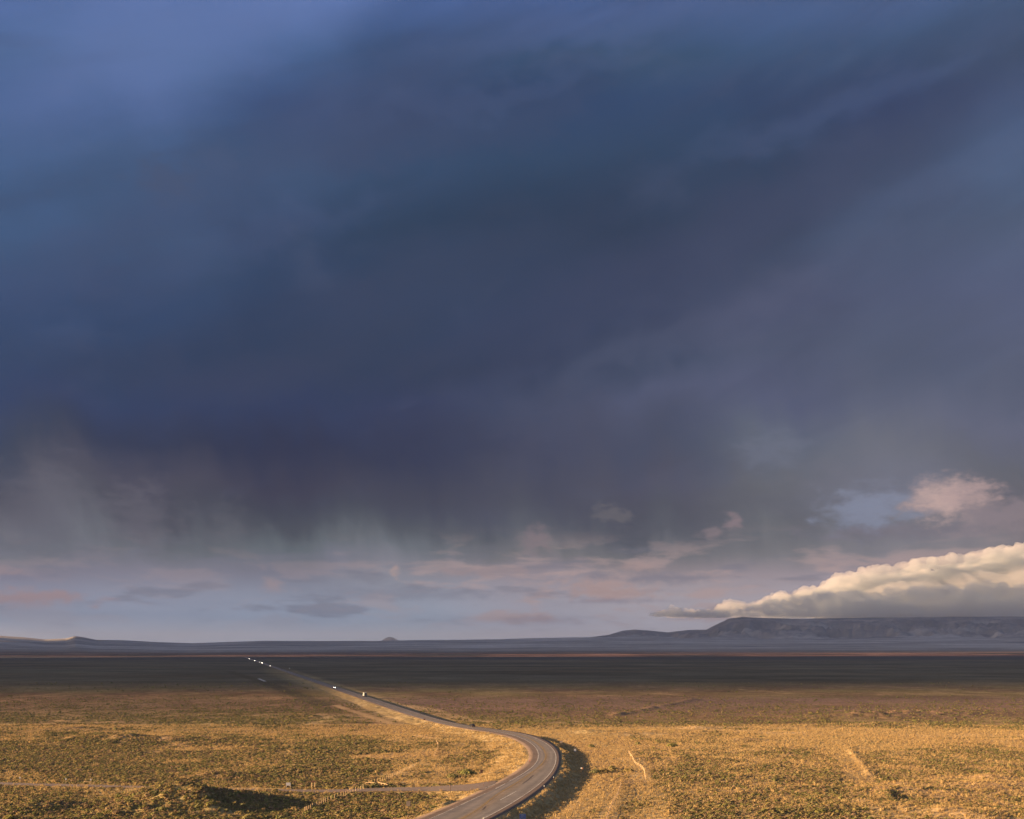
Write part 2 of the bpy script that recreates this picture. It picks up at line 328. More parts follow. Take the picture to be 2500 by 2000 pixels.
def height(x, y):
    z0 = terrain(x, y)
    r, l = bank(x, y); H = rz(y)
    out = np.maximum(r, l)                                   # <0 on the deck
    flatw = 1 - sstep(np.abs(out), 10, 45)
    near = (y < 4600)
    z0n = z0 * (1 - .85 * flatw)
    nz = .25 * fbm(x / 3, y / 3, 2, 51) + 1.0 * fbm(x / 12, y / 12, 3, 53)
    up = np.where(out <= .4, H - .10, 0)
    sr = H - .10 - (r - .4) * .42; sl = H - .10 - (l - .4) * .15
    s = np.where(r > l, sr, sl) + nz * sstep(out, .6, 2)
    z = np.where(out <= .4, up, np.maximum(z0n - .35 * np.exp(-((out - 9) / 3) ** 2), s))
    z = np.where(near, z, z0)
    # the side road's bed
    ys = np.interp(x, SXs, SYs); hw = side_half(x); d = np.abs(y - ys) - hw
    bz = side_z(x) - .08
    on = (x < SXs[-1]) & (x > SXs[0]) & (out > .2)
    w1 = 1 - sstep(d, .3, 1.2 + 2.5 * np.maximum(bz, .3))
    z = np.where(on, np.where(d < .3, np.minimum(bz, np.maximum(z, bz)), z * (1 - w1) + np.maximum(bz - np.maximum(d, 0) * .3, z) * w1), z)
    z = np.where(on & (d < .3), bz, z)
    return z

def mesh_from(name, V, Fq, mat=None, parent=None, smooth=False, link=True):
    me = bpy.data.meshes.new(name)
    V = np.asarray(V, np.float32); Fq = np.asarray(Fq, np.int32)
    n = Fq.shape[1]
    me.vertices.add(len(V)); me.vertices.foreach_set('co', V.ravel())
    me.loops.add(Fq.size); me.loops.foreach_set('vertex_index', Fq.ravel())
    me.polygons.add(len(Fq)); me.polygons.foreach_set('loop_start', np.arange(0, Fq.size, n, dtype=np.int32))
    me.polygons.foreach_set('loop_total', np.full(len(Fq), n, np.int32))
    if smooth: me.polygons.foreach_set('use_smooth', np.ones(len(Fq), bool))
    me.update(calc_edges=True); me.validate()
    if mat: me.materials.append(mat)
    o = bpy.data.objects.new(name, me)
    if link: C.objects.link(o)
    if parent: o.parent = parent
    return o
def grid_faces(nr, nc):
    i = np.arange(nr - 1)[:, None] * nc + np.arange(nc - 1)[None, :]
    i = i.ravel(); return np.stack([i, i + 1, i + nc + 1, i + nc], 1)
def add_attr(o, name, arr, kind='FLOAT'):
    a = o.data.attributes.new(name, kind, 'POINT')
    if kind == 'FLOAT': a.data.foreach_set('value', np.asarray(arr, np.float32).ravel())
    elif kind == 'FLOAT_COLOR': a.data.foreach_set('color', np.asarray(arr, np.float32).ravel())
    elif kind == 'FLOAT_VECTOR': a.data.foreach_set('vector', np.asarray(arr, np.float32).ravel())
    elif kind == 'INT': a.data.foreach_set('value', np.asarray(arr, np.int32).ravel())

def mat_new(name):
    m = bpy.data.materials.new(name); m.use_nodes = True; n = NT(m.node_tree); n.n.clear()
    out = n.new('ShaderNodeOutputMaterial'); return m, n, out
def principled(n, out, col, rough=.9, spec=.1, metal=0.0, normal=None):
    b = n.new('ShaderNodeBsdfPrincipled'); n.put(b.inputs['Base Color'], col); n.put(b.inputs['Roughness'], rough)
    n.put(b.inputs['Specular IOR Level'], spec); n.put(b.inputs['Metallic'], metal)
    if normal is not None: n.put(b.inputs['Normal'], normal)
    n.l.new(b.outputs[0], out.inputs[0]); return b

# ---- where sagebrush grows and where dry grass does
FENCE_R = [G(1443,1811), G(1500,1826), G(1535,1838), G(1551,1866), G(1567,1875), G(1573,1884), G(1576,1905)]
def cover(x, y):
    """0 = dry golden grass, 1 = thick sagebrush"""
    px = x / np.maximum(y, 1) * 2500 + 1250; py = HY + CAMH * 2500 / np.maximum(y, 1)
    n = fbm(x / 38, y / 46, 5, 61, .6); n2 = fbm(x / 9, y / 11, 3, 67)
    r, l = bank(x, y)
    left = l > 0
    # left plain: thick; right plain: patchy
    base = np.where(left, .92, .58)
    base = base - np.where(left, .30 * sstep(py, 1845, 1800), 0) + np.where(left, .12 * sstep(py, 1790, 1740), 0)
    # right: golden band
    bandR = sstep(py, 1777, 1788) * sstep(py, 1842, 1822)
    base = np.where(left, base, base - .50 * bandR + .22 * sstep(py, 1780, 1765))
    # inside of the bend: mostly grass
    lb = sstep(l, 190, 90) * sstep(py, 1940, 1900) * sstep(px, 820, 980)
    base = base - np.where(left, .50 * lb, 0)
    base = base - np.where(left, .5 * sstep(l, 16, 9) * 1.0, 0)
    # between the highway and the right-hand fence
    frx = np.interp(y, sorted(p[1] for p in FENCE_R), [p[0] for p in sorted(FENCE_R, key=lambda q: q[1])])
    strip = (~left) * sstep(x, frx + 6, frx - 4) * sstep(y, 600, 520)
    base = base - .38 * strip
    base = base - np.where(~left, .5 * sstep(r, 12, 7), 0)
    c = base + .70 * n + .55 * n2
    return np.clip(c, 0, 1)
GOLD = np.array((.42, .32, .165)); TAN = np.array((.40, .27, .15)); OLIVE = np.array((.28, .22, .10)); MAUVE = np.array((.30, .20, .155))
DARK = np.array((.105, .098, .07)); BROWN = np.array((.21, .14, .085)); RED = np.array((.13, .075, .06)); BLUE = np.array((.06, .06, .062))
def ground_colour(x, y):
    px = x / np.maximum(y, 1) * 2500 + 1250; py = HY + CAMH * 2500 / np.maximum(y, 1)
    c = cover(x, y)[..., None]
    n = fbm(x / 60, y / 90, 5, 71)[..., None]; m = fbm(x / 300, y / 160, 5, 75)[..., None]; q = fbm(x / 8, y / 9, 3, 77)[..., None]
    grass = GOLD + (TAN - GOLD) * np.clip(.5 + 1.4 * n, 0, 1)
    soil = OLIVE + (BROWN - OLIVE) * np.clip(.45 + 1.3 * n + .4 * q, 0, 1)
    col = grass + (soil - grass) * np.clip((c - .25) * 1.8, 0, 1)
    # farther bands of the plain
    def bnd(a, b, s=8): return (sstep(py, a - s, a + s) * sstep(py, b + s, b - s))[..., None]
    r, l = bank(x, y); left = (l > 0)[..., None]
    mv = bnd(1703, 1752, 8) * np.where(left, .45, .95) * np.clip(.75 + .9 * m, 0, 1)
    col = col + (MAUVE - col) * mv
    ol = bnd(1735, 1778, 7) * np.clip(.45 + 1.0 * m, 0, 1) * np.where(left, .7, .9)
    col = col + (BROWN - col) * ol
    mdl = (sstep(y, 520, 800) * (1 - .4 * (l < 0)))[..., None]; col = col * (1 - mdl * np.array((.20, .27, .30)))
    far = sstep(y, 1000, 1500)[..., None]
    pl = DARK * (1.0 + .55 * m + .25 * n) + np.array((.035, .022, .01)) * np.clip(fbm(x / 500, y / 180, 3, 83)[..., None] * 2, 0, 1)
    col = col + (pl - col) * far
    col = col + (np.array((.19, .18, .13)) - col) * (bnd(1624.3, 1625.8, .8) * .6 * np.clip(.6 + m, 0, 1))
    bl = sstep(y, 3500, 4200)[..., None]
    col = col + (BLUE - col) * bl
    rd = (sstep(y, 4700, 5200) * (1 - sstep(y, 6000, 7600)))[..., None]
    rr = RED * (.7 + 2.2 * fbm(x / 420, y / 120, 4, 91)[..., None])
    col = col + (np.clip(rr, .03, .6) - col) * rd
    hl = sstep(y, 6000, 8000)[..., None]
    hill = np.array((.42, .39, .37)) * (1 + .8 * fbm(x / 700, y / 260, 5, 95)[..., None])  # pale foothill tone stands in for thicker haze
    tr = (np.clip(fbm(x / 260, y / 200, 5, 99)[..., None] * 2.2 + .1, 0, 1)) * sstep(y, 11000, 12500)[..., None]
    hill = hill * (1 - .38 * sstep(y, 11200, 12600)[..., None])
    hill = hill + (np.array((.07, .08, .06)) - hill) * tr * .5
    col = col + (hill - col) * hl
    col = col * (1 - .93 * sstep(y, 18000, 20000)[..., None])  # far hump darkened in its colour in place of cloud shade
    # verge grass beside the highway, far along it too
    vg = (np.maximum(sstep(l, 14 + y * .018, 6) * (l > 0), sstep(r, 12 + y * .008, 5) * (r > 0)))[..., None] * sstep(y, 2600, 1500)[..., None]
    col = col + (GOLD * .92 + .06 * q - col) * vg * np.clip(.9 + .6 * n, 0, 1) * .85
    # disturbed pale strips: old two-track by the right fence, the fence line on the left
    for pts, wd, cc, s in TRACKS:
        d = segdist(x, y, pts) + 1.5 * fbm(x / 6, y / 6, 2, 88)
        col = col + (np.array(cc) - col) * (sstep(d, wd * 1.5, wd * .5) * s)[..., None]
    return np.clip(col, .015, .8)
TRACKS = [([G(560,1640), G(640,1665), G(720,1695), G(790,1722)], 9, (.075,.065,.04), .7),
 ([G(1006,1722), G(1050,1733), G(1095,1745), G(1150,1758), G(1215,1768)], 6, (.50,.34,.18), .75),
 ([G(1373,1792), G(1400,1800), G(1443,1811), G(1500,1826), G(1530,1840), G(1548,1866), G(1560,1880), G(1567,1905)], 4.2, (.52,.39,.21), .85),
 ([G(1505,1925), G(1496,1950), G(1482,1998), G(1478,2030)], 2.6, (.50,.37,.20), .7),
 ([G(2055,1825), G(2080,1860), G(2096,1890), G(2098,1905)], 5.5, (.46,.34,.17), .3),
 ([G(820,1722), G(900,1750), G(956,1767), G(1011,1783), G(1050,1803)], 3.5, (.50,.34,.18), .7),
 ([G(905,1846), G(980,1843), G(1062,1839)], 9, (.44,.28,.14), .75),
 ([G(1700,1781), G(1950,1792), G(2300,1796), G(2700,1792)], 10, (.56,.40,.22), .85),
 ([G(1480,1778), G(1800,1776), G(2150,1781)], 7, (.52,.37,.21), .7), ([G(1900,1806), G(2200,1809), G(2600,1805)], 4, (.50,.36,.19), .5),
 ([G(1380,2000), G(1420,1940), G(1450,1900)], 4, (.48,.34,.17), .4)]

# ---- terrain mesh
def rows(a, b, r):
    n = int(math.log(b / a) / math.log(r)); return a * (b / a) ** (np.arange(n) / n)
D = np.concatenate([[-400, -100, 20, 60, 100, 130, 160], rows(180, 262, 1.006), rows(262, 1200, 1.0024), rows(1200, 17000, 1.0075), rows(17000, 33000, 1.03), [33000]])
T = np.concatenate([np.linspace(-3.5, -.66, 90, endpoint=False), np.linspace(-.66, .66, 960, endpoint=False), np.linspace(.66, 3.5, 90)])
DD = np.repeat(D[:, None], len(T), 1); XX = np.clip(np.maximum(DD, 150) * T[None, :], -40000, 40000)
XX = np.sign(XX) * np.where(np.abs(XX) >= 40000, 40000 + np.abs(T)[None, :] * 100, np.abs(XX))
ZZ = height(XX, DD)
mg, n, out = mat_new('ground_mat')
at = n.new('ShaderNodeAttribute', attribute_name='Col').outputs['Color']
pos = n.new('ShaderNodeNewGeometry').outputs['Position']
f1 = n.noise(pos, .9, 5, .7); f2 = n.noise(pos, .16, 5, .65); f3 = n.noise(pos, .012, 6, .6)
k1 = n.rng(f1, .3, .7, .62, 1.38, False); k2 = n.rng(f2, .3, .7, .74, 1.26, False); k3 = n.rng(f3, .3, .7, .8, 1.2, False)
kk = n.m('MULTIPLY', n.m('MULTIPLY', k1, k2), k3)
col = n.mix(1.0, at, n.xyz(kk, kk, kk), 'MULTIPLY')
bp = n.new('ShaderNodeBump'); bp.inputs['Strength'].default_value = .9; bp.inputs['Distance'].default_value = .22
n.put(bp.inputs['Height'], n.m('ADD', f1, n.m('MULTIPLY', f2, 1.5)))
principled(n, out, col, 1.0, 0.0, normal=bp.outputs[0])
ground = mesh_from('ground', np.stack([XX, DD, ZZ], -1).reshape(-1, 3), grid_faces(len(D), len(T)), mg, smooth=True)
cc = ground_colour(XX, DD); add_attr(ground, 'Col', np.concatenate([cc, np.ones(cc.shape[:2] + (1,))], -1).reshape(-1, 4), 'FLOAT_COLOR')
ground['kind'] = 'structure'

# ------------------------------------------------------------------ highway
def asphalt(name, base, side=False):
    m, n, out = mat_new(name)
    pos = n.new('ShaderNodeNewGeometry').outputs['Position']
    a = n.noise(pos, .35, 6, .65); b = n.noise(pos, 6, 4, .6)
    k = n.m('MULTIPLY', n.rng(a, .3, .7, .84, 1.16, False), n.rng(b, .3, .7, .88, 1.12, False))
    if side: c = n.mix(1.0, base, n.xyz(k, k, k), 'MULTIPLY')
    else:
        lane = n.new('ShaderNodeAttribute', attribute_name='lane').outputs['Fac']
        along = n.new('ShaderNodeAttribute', attribute_name='along').outputs['Fac']
        st = n.noise(n.xyz(n.m('MULTIPLY', lane, 3.0), n.m('MULTIPLY', along, .05), 0.), 1.0, 4, .6)
        # 0..1 shoulder left, 1..2 left lane, 2..3 right lane(s), 3..4 shoulder right
        c = n.ramp(n.m('DIVIDE', lane, 4.0), [(0, (0.152,0.111,0.090)), (.235, (0.158,0.118,0.097)), (.26, (0.198,0.176,0.168)), (.31, (0.156,0.141,0.142)), (.38, (0.209,0.184,0.172)), (.44, (0.158,0.144,0.142)), (.49, (0.205,0.164,0.130)),
             (.55, (0.211,0.169,0.132)), (.60, (0.178,0.158,0.146)), (.64, (0.205,0.183,0.169)), (.69, (0.165,0.149,0.144)), (.735, (0.198,0.176,0.165)), (.76, (0.152,0.111,0.090)), (1, (0.145,0.103,0.084))])
        c = n.mix(1.0, c, n.xyz(k, k, k), 'MULTIPLY')
        s2 = n.rng(st, .35, .65, .86, 1.14, False); c = n.mix(1.0, c, n.xyz(s2, s2, s2), 'MULTIPLY')
    principled(n, out, c, .75, .35); return m
road_m = asphalt('asphalt', None); side_m = asphalt('chip_seal', (.185, .145, .125), True)
ri = np.concatenate([np.arange(0, 300, 1), np.arange(300, 1200, 4), np.arange(1200, len(YS), 10)])
yy = YS[ri]
lanes = [(0, XL, XWL, [0, .5, 1]), (1, XWL, XY, [.1, .3, .5, .7, .9, 1]), (2, XY, XWR, [.1, .3, .5, .7, .9, 1]), (3, XWR, XR, [.5, 1])]
colsX = []; lv = []
for base, A, B, ts in lanes:
    for t in ts: colsX.append(A[ri] * (1 - t) + B[ri] * t); lv.append(base + t)
colsX = np.array(colsX).T; lv = np.array(lv)
crown = -.02 * np.abs(lv - 2) ** 1.2
Z = rz(yy)[:, None] + crown[None, :] + .06
nr, nc = colsX.shape
V = np.stack([colsX, np.repeat(yy[:, None], nc, 1), Z], -1)
lo = V.copy()[:, [0, -1]]; lo[:, :, 2] -= .35                     # pavement edge drops into the bank
V2 = np.concatenate([lo[:, :1], V, lo[:, 1:]], 1)
V2[:, 0, 0] -= .15; V2[:, -1, 0] += .15
highway = mesh_from('highway', V2.reshape(-1, 3), grid_faces(nr, nc + 2), road_m, smooth=False)
lvv = np.concatenate([[0], lv, [4]])
add_attr(highway, 'lane', np.repeat(lvv[None, :], nr, 0)); add_attr(highway, 'along', np.repeat(yy[:, None], nc + 2, 1))
highway['kind'] = 'structure'; highway['label'] = 'grey two lane highway curving across the plain and running straight to the horizon'
# side road
hw = side_half(SXs); ts = np.linspace(-1, 1, 5)
SY2 = SYs[:, None] + hw[:, None] * ts[None, :]
SX2 = np.repeat(SXs[:, None], 5, 1)
lim = xl(SY2) + .8
SX2 = np.minimum(SX2, lim)
V = np.stack([SX2, SY2, side_z(SX2) + .03], -1)
V[:, :, 2] = np.minimum(V[:, :, 2], rz(SY2) + .03)
V = V[:, ::-1]
so = mesh_from('side_road', V.reshape(-1, 3), grid_faces(len(SXs), 5), side_m); so['kind'] = 'structure'
so['label'] = 'narrow brownish paved side road joining the highway from the left'

def hgt0(p): return float(height(np.array([float(p[0])]), np.array([float(p[1])]))[0]) + .6
def paint(name, colr):
    m, n, out = mat_new(name); pos = n.new('ShaderNodeNewGeometry').outputs['Position']
    a = n.noise(pos, 1.3, 5, .7); principled(n, out, n.mix(n.rng(a, .42, .66), colr, (.16, .14, .13)), .6, .3); return m
white_m = paint('white_paint', (.72, .70, .66)); yellow_m = paint('yellow_paint', (.38, .25, .07)); tar_m = paint('tar_seal', (.05, .042, .04))
def ribbon(name, X, y, wd, m, z=.075):
    c = cosr(y); zz = rz(y) + z
    V = np.stack([np.stack([X - wd / 2 / c, y, zz], -1), np.stack([X + wd / 2 / c, y, zz], -1)], 1)
    return mesh_from(name, V.reshape(-1, 3), grid_faces(len(y), 2), m)
def polyrib(name, pts, wd, m, z=.075):
    P = [np.array(Gr(*p)) for p in pts]; V = []
    ys = np.array([p[1] for p in P]); xs = np.array([p[0] for p in P])
    o = np.argsort(ys); ys = ys[o]; xs = xs[o]
    yq = np.arange(ys[0], ys[-1], 1.0); return ribbon(name, np.interp(yq, ys, xs), yq, wd, m, z)
marks = []
def yr(a, b): return YS[(YS >= a) & (YS <= b)]
def line_on(name, arr, a, b, wd, m, off=0.):
    y = yr(a, b); o = ribbon(name, np.interp(y, YS, arr) + off, y, wd, m); marks.append(o); return o
yj0, yj1 = Gr(1189, 1936)[1], Gr(1210, 1926)[1]
line_on('white_edge_line', XWR, 240, 3000, .24, white_m)
line_on('white_edge_line', XWL, 240, yj0, .22, white_m)
line_on('white_edge_line', XWL, Gr(1240, 1911)[1], 3000, .24, white_m)
line_on('yellow_centre_line', XY, 240, 3000, .22, yellow_m, -.16); line_on('yellow_centre_line', XY, 240, 700, .2, yellow_m, .22)
marks.append(polyrib('white_lane_dash', [(1221.5,1953.8),(1262,1931.6)], .3, white_m))
marks.append(polyrib('white_lane_dash', [(1210,1926),(1235,1913)], .3, white_m))
marks.append(polyrib('white_turn_line', [(1184,1925.5),(1212,1913.5),(1250,1904)], .2, white_m))
marks.append(polyrib('tar_seam', [(1276,1914),(1290,1904),(1302,1893)], .35, tar_m))
marks.append(mesh_from('pale_gravel_strip', *(lambda A, B, w_: (np.array([[A[0], A[1], hgt0(A)], [A[0] + w_, A[1], hgt0(A)], [B[0] + w_, B[1], hgt0(B)], [B[0], B[1], hgt0(B)]]), np.array([[0, 1, 2, 3]])))(G(644, 1665.5), G(628, 1658.5), 4.0), white_m))
marks.append(polyrib('tar_seam', [(1178,1978),(1187,1968)], .3, tar_m))
_sr = random.Random(4)
for _y in (262, 281, 297, 306, 323, 341, 352, 371, 398, 430, 468, 520):
    _a = float(np.interp(_y, YS, XL)) + .5; _b = float(np.interp(_y, YS, XR)) - .4; _n = 14; P_ = []
    if _sr.random() < .4: _b = _a + (_b - _a) * _sr.uniform(.4, .8)
    for _i in range(_n + 1):
        _x = _a + (_b - _a) * _i / _n; _yy = _y + _sr.gauss(0, .18) - (_x - _a) * float(np.interp(_y, YS, SLOPE)); _z = float(rz(_yy)) + .072
        P_ += [(_x, _yy - .07, _z), (_x, _yy + .07, _z)]
    _f = [[2 * _i, 2 * _i + 2, 2 * _i + 3, 2 * _i + 1] for _i in range(_n)]
    marks.append(mesh_from('tar_seam', P_, _f, tar_m))
for o in marks: o['kind'] = 'structure'

# ------------------------------------------------------------------ the cloud in the picture, and unseen ones shaped to shade and dim it
def part(name, mesh_or_bm, mats, parent=None, smooth=False):
    if isinstance(mesh_or_bm, bmesh.types.BMesh):
        me = bpy.data.meshes.new(name); mesh_or_bm.to_mesh(me); mesh_or_bm.free()
    else: me = mesh_or_bm
    if not isinstance(mats, (list, tuple)): mats = [mats]
    for m in mats: me.materials.append(m)
    if smooth: me.polygons.foreach_set('use_smooth', np.ones(len(me.polygons), bool))
    o = bpy.data.objects.new(name, me); C.objects.link(o)
    if parent: o.parent = parent
    return o
def tag(o, label, cat, group=None, kind=None):
    if label: o['label'] = label
    if cat: o['category'] = cat
    if group: o['group'] = group
    if kind: o['kind'] = kind
    return o
def cloud_mat(name, col, alpha_fn):
    m, n, out = mat_new(name)
    pos = n.new('ShaderNodeNewGeometry').outputs['Position']
    d = n.new('ShaderNodeBsdfDiffuse'); n.put(d.inputs[0], col)
    t = n.new('ShaderNodeBsdfTransparent'); mx = n.new('ShaderNodeMixShader')
    n.put(mx.inputs[0], alpha_fn(n, pos)); n.l.new(t.outputs[0], mx.inputs[1]); n.l.new(d.outputs[0], mx.inputs[2])
    n.l.new(mx.outputs[0], out.inputs[0]); return m
CX = -12000.0
def bank_cloud(name, x0, ys, bots, tops, thick, mat, label):
    ys = np.array(ys, float); y = np.linspace(ys[0], ys[-1], 160); b = np.interp(y, ys, bots); t = np.interp(y, ys, tops)
    ph = np.linspace(0, 2 * pi, 60, endpoint=False)
    c = (b + t)[:, None] / 2; h = (t - b)[:, None] / 2
    cz = np.sign(np.sin(ph)) * np.abs(np.sin(ph)) ** .6; cx = np.sign(np.cos(ph)) * np.abs(np.cos(ph)) ** .6
    Yg = np.repeat(y[:, None], 60, 1); Zg = c + h * cz[None, :]; Xg = x0 + thick * cx[None, :]
    nn = fbm(Yg / 600 + Xg / 900, Zg / 500, 5, 111)
    Zg = Zg + 130 * nn * np.minimum(1, h / 300); Xg = Xg + 260 * nn
    V = np.stack([Xg, Yg, Zg], -1).reshape(-1, 3); nr = len(y)
    i = np.arange(nr - 1)[:, None] * 60; j = np.arange(60)[None, :]; j2 = (j + 1) % 60
    Fq = np.stack([i + j, i + 60 + j, i + 60 + j2, i + j2], -1).reshape(-1, 4)
    o = mesh_from(name, V, Fq, mat, smooth=True)
    bm = bmesh.new(); bm.from_mesh(o.data); bmesh.ops.holes_fill(bm, edges=[e for e in bm.edges if e.is_boundary], sides=0); bm.to_mesh(o.data); bm.free()
    return tag(o, label, 'cloud')
def near_alpha(n, pos):
    x, y, z = n.sep(pos)
    nz = n.m('MULTIPLY', n.m('SUBTRACT', n.noise(pos, .0021, 6, .62), .5), 1300.0)
    yy = n.m('ADD', y, nz)
    return n.m('MULTIPLY', n.rng(yy, -2060, -930), n.rng(yy, 2500, 2150))
storm_a = cloud_mat('storm_grey', (.35, .36, .40), near_alpha)
bank_cloud('plain_shade_cloud', CX, [-2600, -1800, 0, 2300, 2700], [2000, 1650, 1600, 1600, 1700], [3000, 3500, 3700, 3800, 3500], 500, storm_a,  # out of view; thinning edge shaped so the plain's shade fades in
           'unseen cloud bank left of the view, shaped to shade the middle of the plain')
def far_alpha(n, pos):
    x, y, z = n.sep(pos)
    nz = n.m('MULTIPLY', n.m('SUBTRACT', n.noise(pos, .002, 5, .6), .5), 1400.0)
    return n.rng(n.m('ADD', y, nz), 2700, 4100)
storm_b = cloud_mat('storm_blue', (.33, .35, .40), far_alpha)
bank_cloud('shadow_cloud', CX, [3300, 4500, 8300, 9500, 10000, 11404, 11723, 12170, 12425, 12650, 13000], [1500, 1350, 1560, 1610, 1560, 1500, 1700, 2100, 2300, 2500, 2700],  # out of view; outline shaped to shade the cumulus base, not its top
           [4300, 4500, 4800, 4850, 4950, 5008, 4640, 4010, 3470, 3050, 2700], 450, storm_b, 'unseen grey cloud bank left of the view, shaped to shade the hills and cumulus base')
veil = cloud_mat('veil_grey', (.5, .5, .52), lambda n, pos: n.m('MULTIPLY_ADD', n.noise(pos, .0012, 4, .6), .14, .14))  # unseen veil, added to weaken sunlight on the cumulus
bank_cloud('sun_dimming_veil', -14500, [8000, 9000, 12500, 14500, 16500], [3000, 2600, 2500, 2600, 3200], [5200, 6200, 6200, 6000, 5000], 350, veil,
           'unseen thin cloud sheet added to dim the sun on the cumulus')

# the sunlit cumulus resting on the mountain
CT = [(1440,1503),(1500,1499),(1560,1494),(1610,1486),(1640,1471),(1662,1487),(1700,1483),(1740,1485),(1765,1470),(1795,1457),(1825,1470),(1850,1467),(1880,1450),(1905,1434),(1932,1452),(1962,1424),(1985,1430),(2010,1420),(2045,1394),(2090,1386),(2130,1379),(2200,1369),(2255,1353),(2300,1350),(2370,1348),(2420,1331),(2500,1321),(2650,1300),(2850,1330),(3100,1400),(3300,1470)]
LT = [(1600,1500),(1700,1492),(1800,1484),(1850,1470),(1900,1458),(2000,1442),(2100,1436),(2250,1426),(2400,1414),(2500,1416),(2800,1410),(3200,1470)]
DC = 15000.0
def zat(py, D_=DC): return (HY - py) / 2500 * D_ + CAMH
def ctop(px): return zat(np.interp(px, [p[0] for p in CT], [p[1] for p in CT]), DC + 1400)
def ltop(px): return zat(np.interp(px, [p[0] for p in LT], [p[1] for p in LT]), DC + 350)
def puffs(seed, items, voxel, disp):
    rg = np.random.default_rng(seed)
    tb = bmesh.new(); bmesh.ops.create_icosphere(tb, subdivisions=2, radius=1.0)
    sv = np.array([v.co[:] for v in tb.verts]); sf = np.array([[v.index for v in f.verts] for f in tb.faces]); tb.free()
    V = []; Fq = []; b = 0
    for (x, y, z, r, ez) in items:
        q = sv * np.array([r, r, r * ez]) + np.array([x, y, z])
        V.append(q); Fq.append(sf + b); b += len(sv)
    o = mesh_from('tmp', np.concatenate(V), np.concatenate(Fq), link=True)
    md = o.modifiers.new('r', 'REMESH'); md.mode = 'VOXEL'; md.voxel_size = voxel
    dg = bpy.context.evaluated_depsgraph_get(); me = bpy.data.meshes.new_from_object(o.evaluated_get(dg), depsgraph=dg)
    bpy.data.objects.remove(o)
    n_ = len(me.vertices); co = np.empty(n_ * 3, np.float32); me.vertices.foreach_get('co', co); co = co.reshape(-1, 3).astype(float)
    no = np.empty(n_ * 3, np.float32); me.vertices.foreach_get('normal', no); no = no.reshape(-1, 3)
    def bil(s, sd):
        a = np.abs(vnoise(co[:, 0] / s + co[:, 2] / s * .7, co[:, 1] / s * .6 + co[:, 2] / s, sd)); return .35 - a
    disp = disp * (1 - .35 * sstep(co[:, 0], 3400, 5600))
    dsp = disp[:, ] * (bil(230, 3) + .5 * bil(110, 5) + .28 * bil(52, 8) + .14 * bil(26, 9))
    up = np.clip((co[:, 2] - 520) / 120, .12, 1)
    co = co + no * (dsp * up)[:, None]
    co[:, 2] = np.maximum(co[:, 2], 486 + 55 * (.5 + .5 * fbm(co[:, 0] / 380, co[:, 1] / 300, 4, 4)) ** 2)
    me.vertices.foreach_set('co', co.astype(np.float32).ravel()); me.update()
    return me
its = []; rg = np.random.default_rng(5)
for px in np.arange(1600, 1760, 6):
    T_ = ctop(px); hh = T_ - 492; r = max(34, hh * .55)
    its.append(((px - 1250) / 2500 * (DC + 500), DC + 500 + rg.normal() * 80, 492 + r * .35, r * 1.3, .55))
for px in np.arange(1640, 3300, 9):
    T_ = ctop(px); base = 500.0
    hh = T_ - base
    if hh < 60: continue
    nlev = max(1, int(hh / 90))
    for k_ in range(nlev + 1):
        f = (k_ + rg.random() * .8) / (nlev + .5); r = min(300 if px < 2020 else 460, max(22, hh * (.38 if px < 2020 else .5))) * (.6 + .5 * rg.random())
        r = min(r, 40 + .5 * hh)
        zz = base + f * (hh - r * .9); dep = DC + 800 + 750 * f + rg.normal() * 120 + min(500, hh * .5)
        its.append(((px - 1250) / 2500 * dep, dep, max(zz, base + r * .2), r, .62))
    r = min(120, max(18, hh * .22)); its.append(((px - 1250) / 2500 * (DC + 1350), DC + 1350 + rg.normal() * 60, T_ - r * (.9 + .5 * rg.random()), r, .85))
for px in np.arange(1600, 3200, 9):
    T_ = ltop(px); base = 495.0; hh = T_ - base
    for k_ in range(3):
        f = (k_ + rg.random()) / 3; r = max(25, min(150, hh * .4)) * (.6 + .5 * rg.random())
        zz = base + f * (hh - r * .8); dep = DC + 120 + 230 * f + rg.normal() * 40
        its.append(((px - 1250) / 2500 * dep, dep, max(zz, base + r * .1), r, .75))
def edge_alpha(n, pos):
    lw = n.new('ShaderNodeLayerWeight'); lw.inputs[0].default_value = .5
    nz = n.noise(pos, .012, 4, .6)
    return n.rng(n.m('MULTIPLY_ADD', nz, .25, n.m('SUBTRACT', lw.outputs['Facing'], .12)), 1.0, .62)
cum_m = cloud_mat('cumulus_white', (.52, .50, .50), edge_alpha)
me = puffs(5, its, 14.0, 74.0)
cum_m, n, out = mat_new('cumulus_white')
pv = n.new('ShaderNodeVolumeScatter'); pv.inputs['Color'].default_value = (.992, .918, .925, 1); pv.inputs['Density'].default_value = .0052
pv.inputs['Anisotropy'].default_value = .2
n.l.new(pv.outputs[0], out.inputs[1])
cum = part('cumulus_cloud', me, cum_m, smooth=True)
tag(cum, 'long billowing cumulus cloud with sunlit peach top lying on the mountain at right', 'cloud')

# ------------------------------------------------------------------ haze
bm = bmesh.new(); bmesh.ops.create_cube(bm, size=1)
for v in bm.verts: v.co = (v.co.x * 81600, 16500 + v.co.y * 34400, 0)[:2] + ((482 if v.co.z > 0 else -9),)
hz_m, n, out = mat_new('haze_mat')
pv = n.new('ShaderNodeVolumePrincipled'); pv.inputs['Color'].default_value = (.30, .37, .60, 1); pv.inputs['Density'].default_value = 4.6e-5
pv.inputs['Anisotropy'].default_value = 0.0
n.l.new(pv.outputs[0], out.inputs[1])
hz = part('haze', bm, hz_m); hz['kind'] = 'stuff'; hz['label'] = 'thin blue grey air over the whole plain'

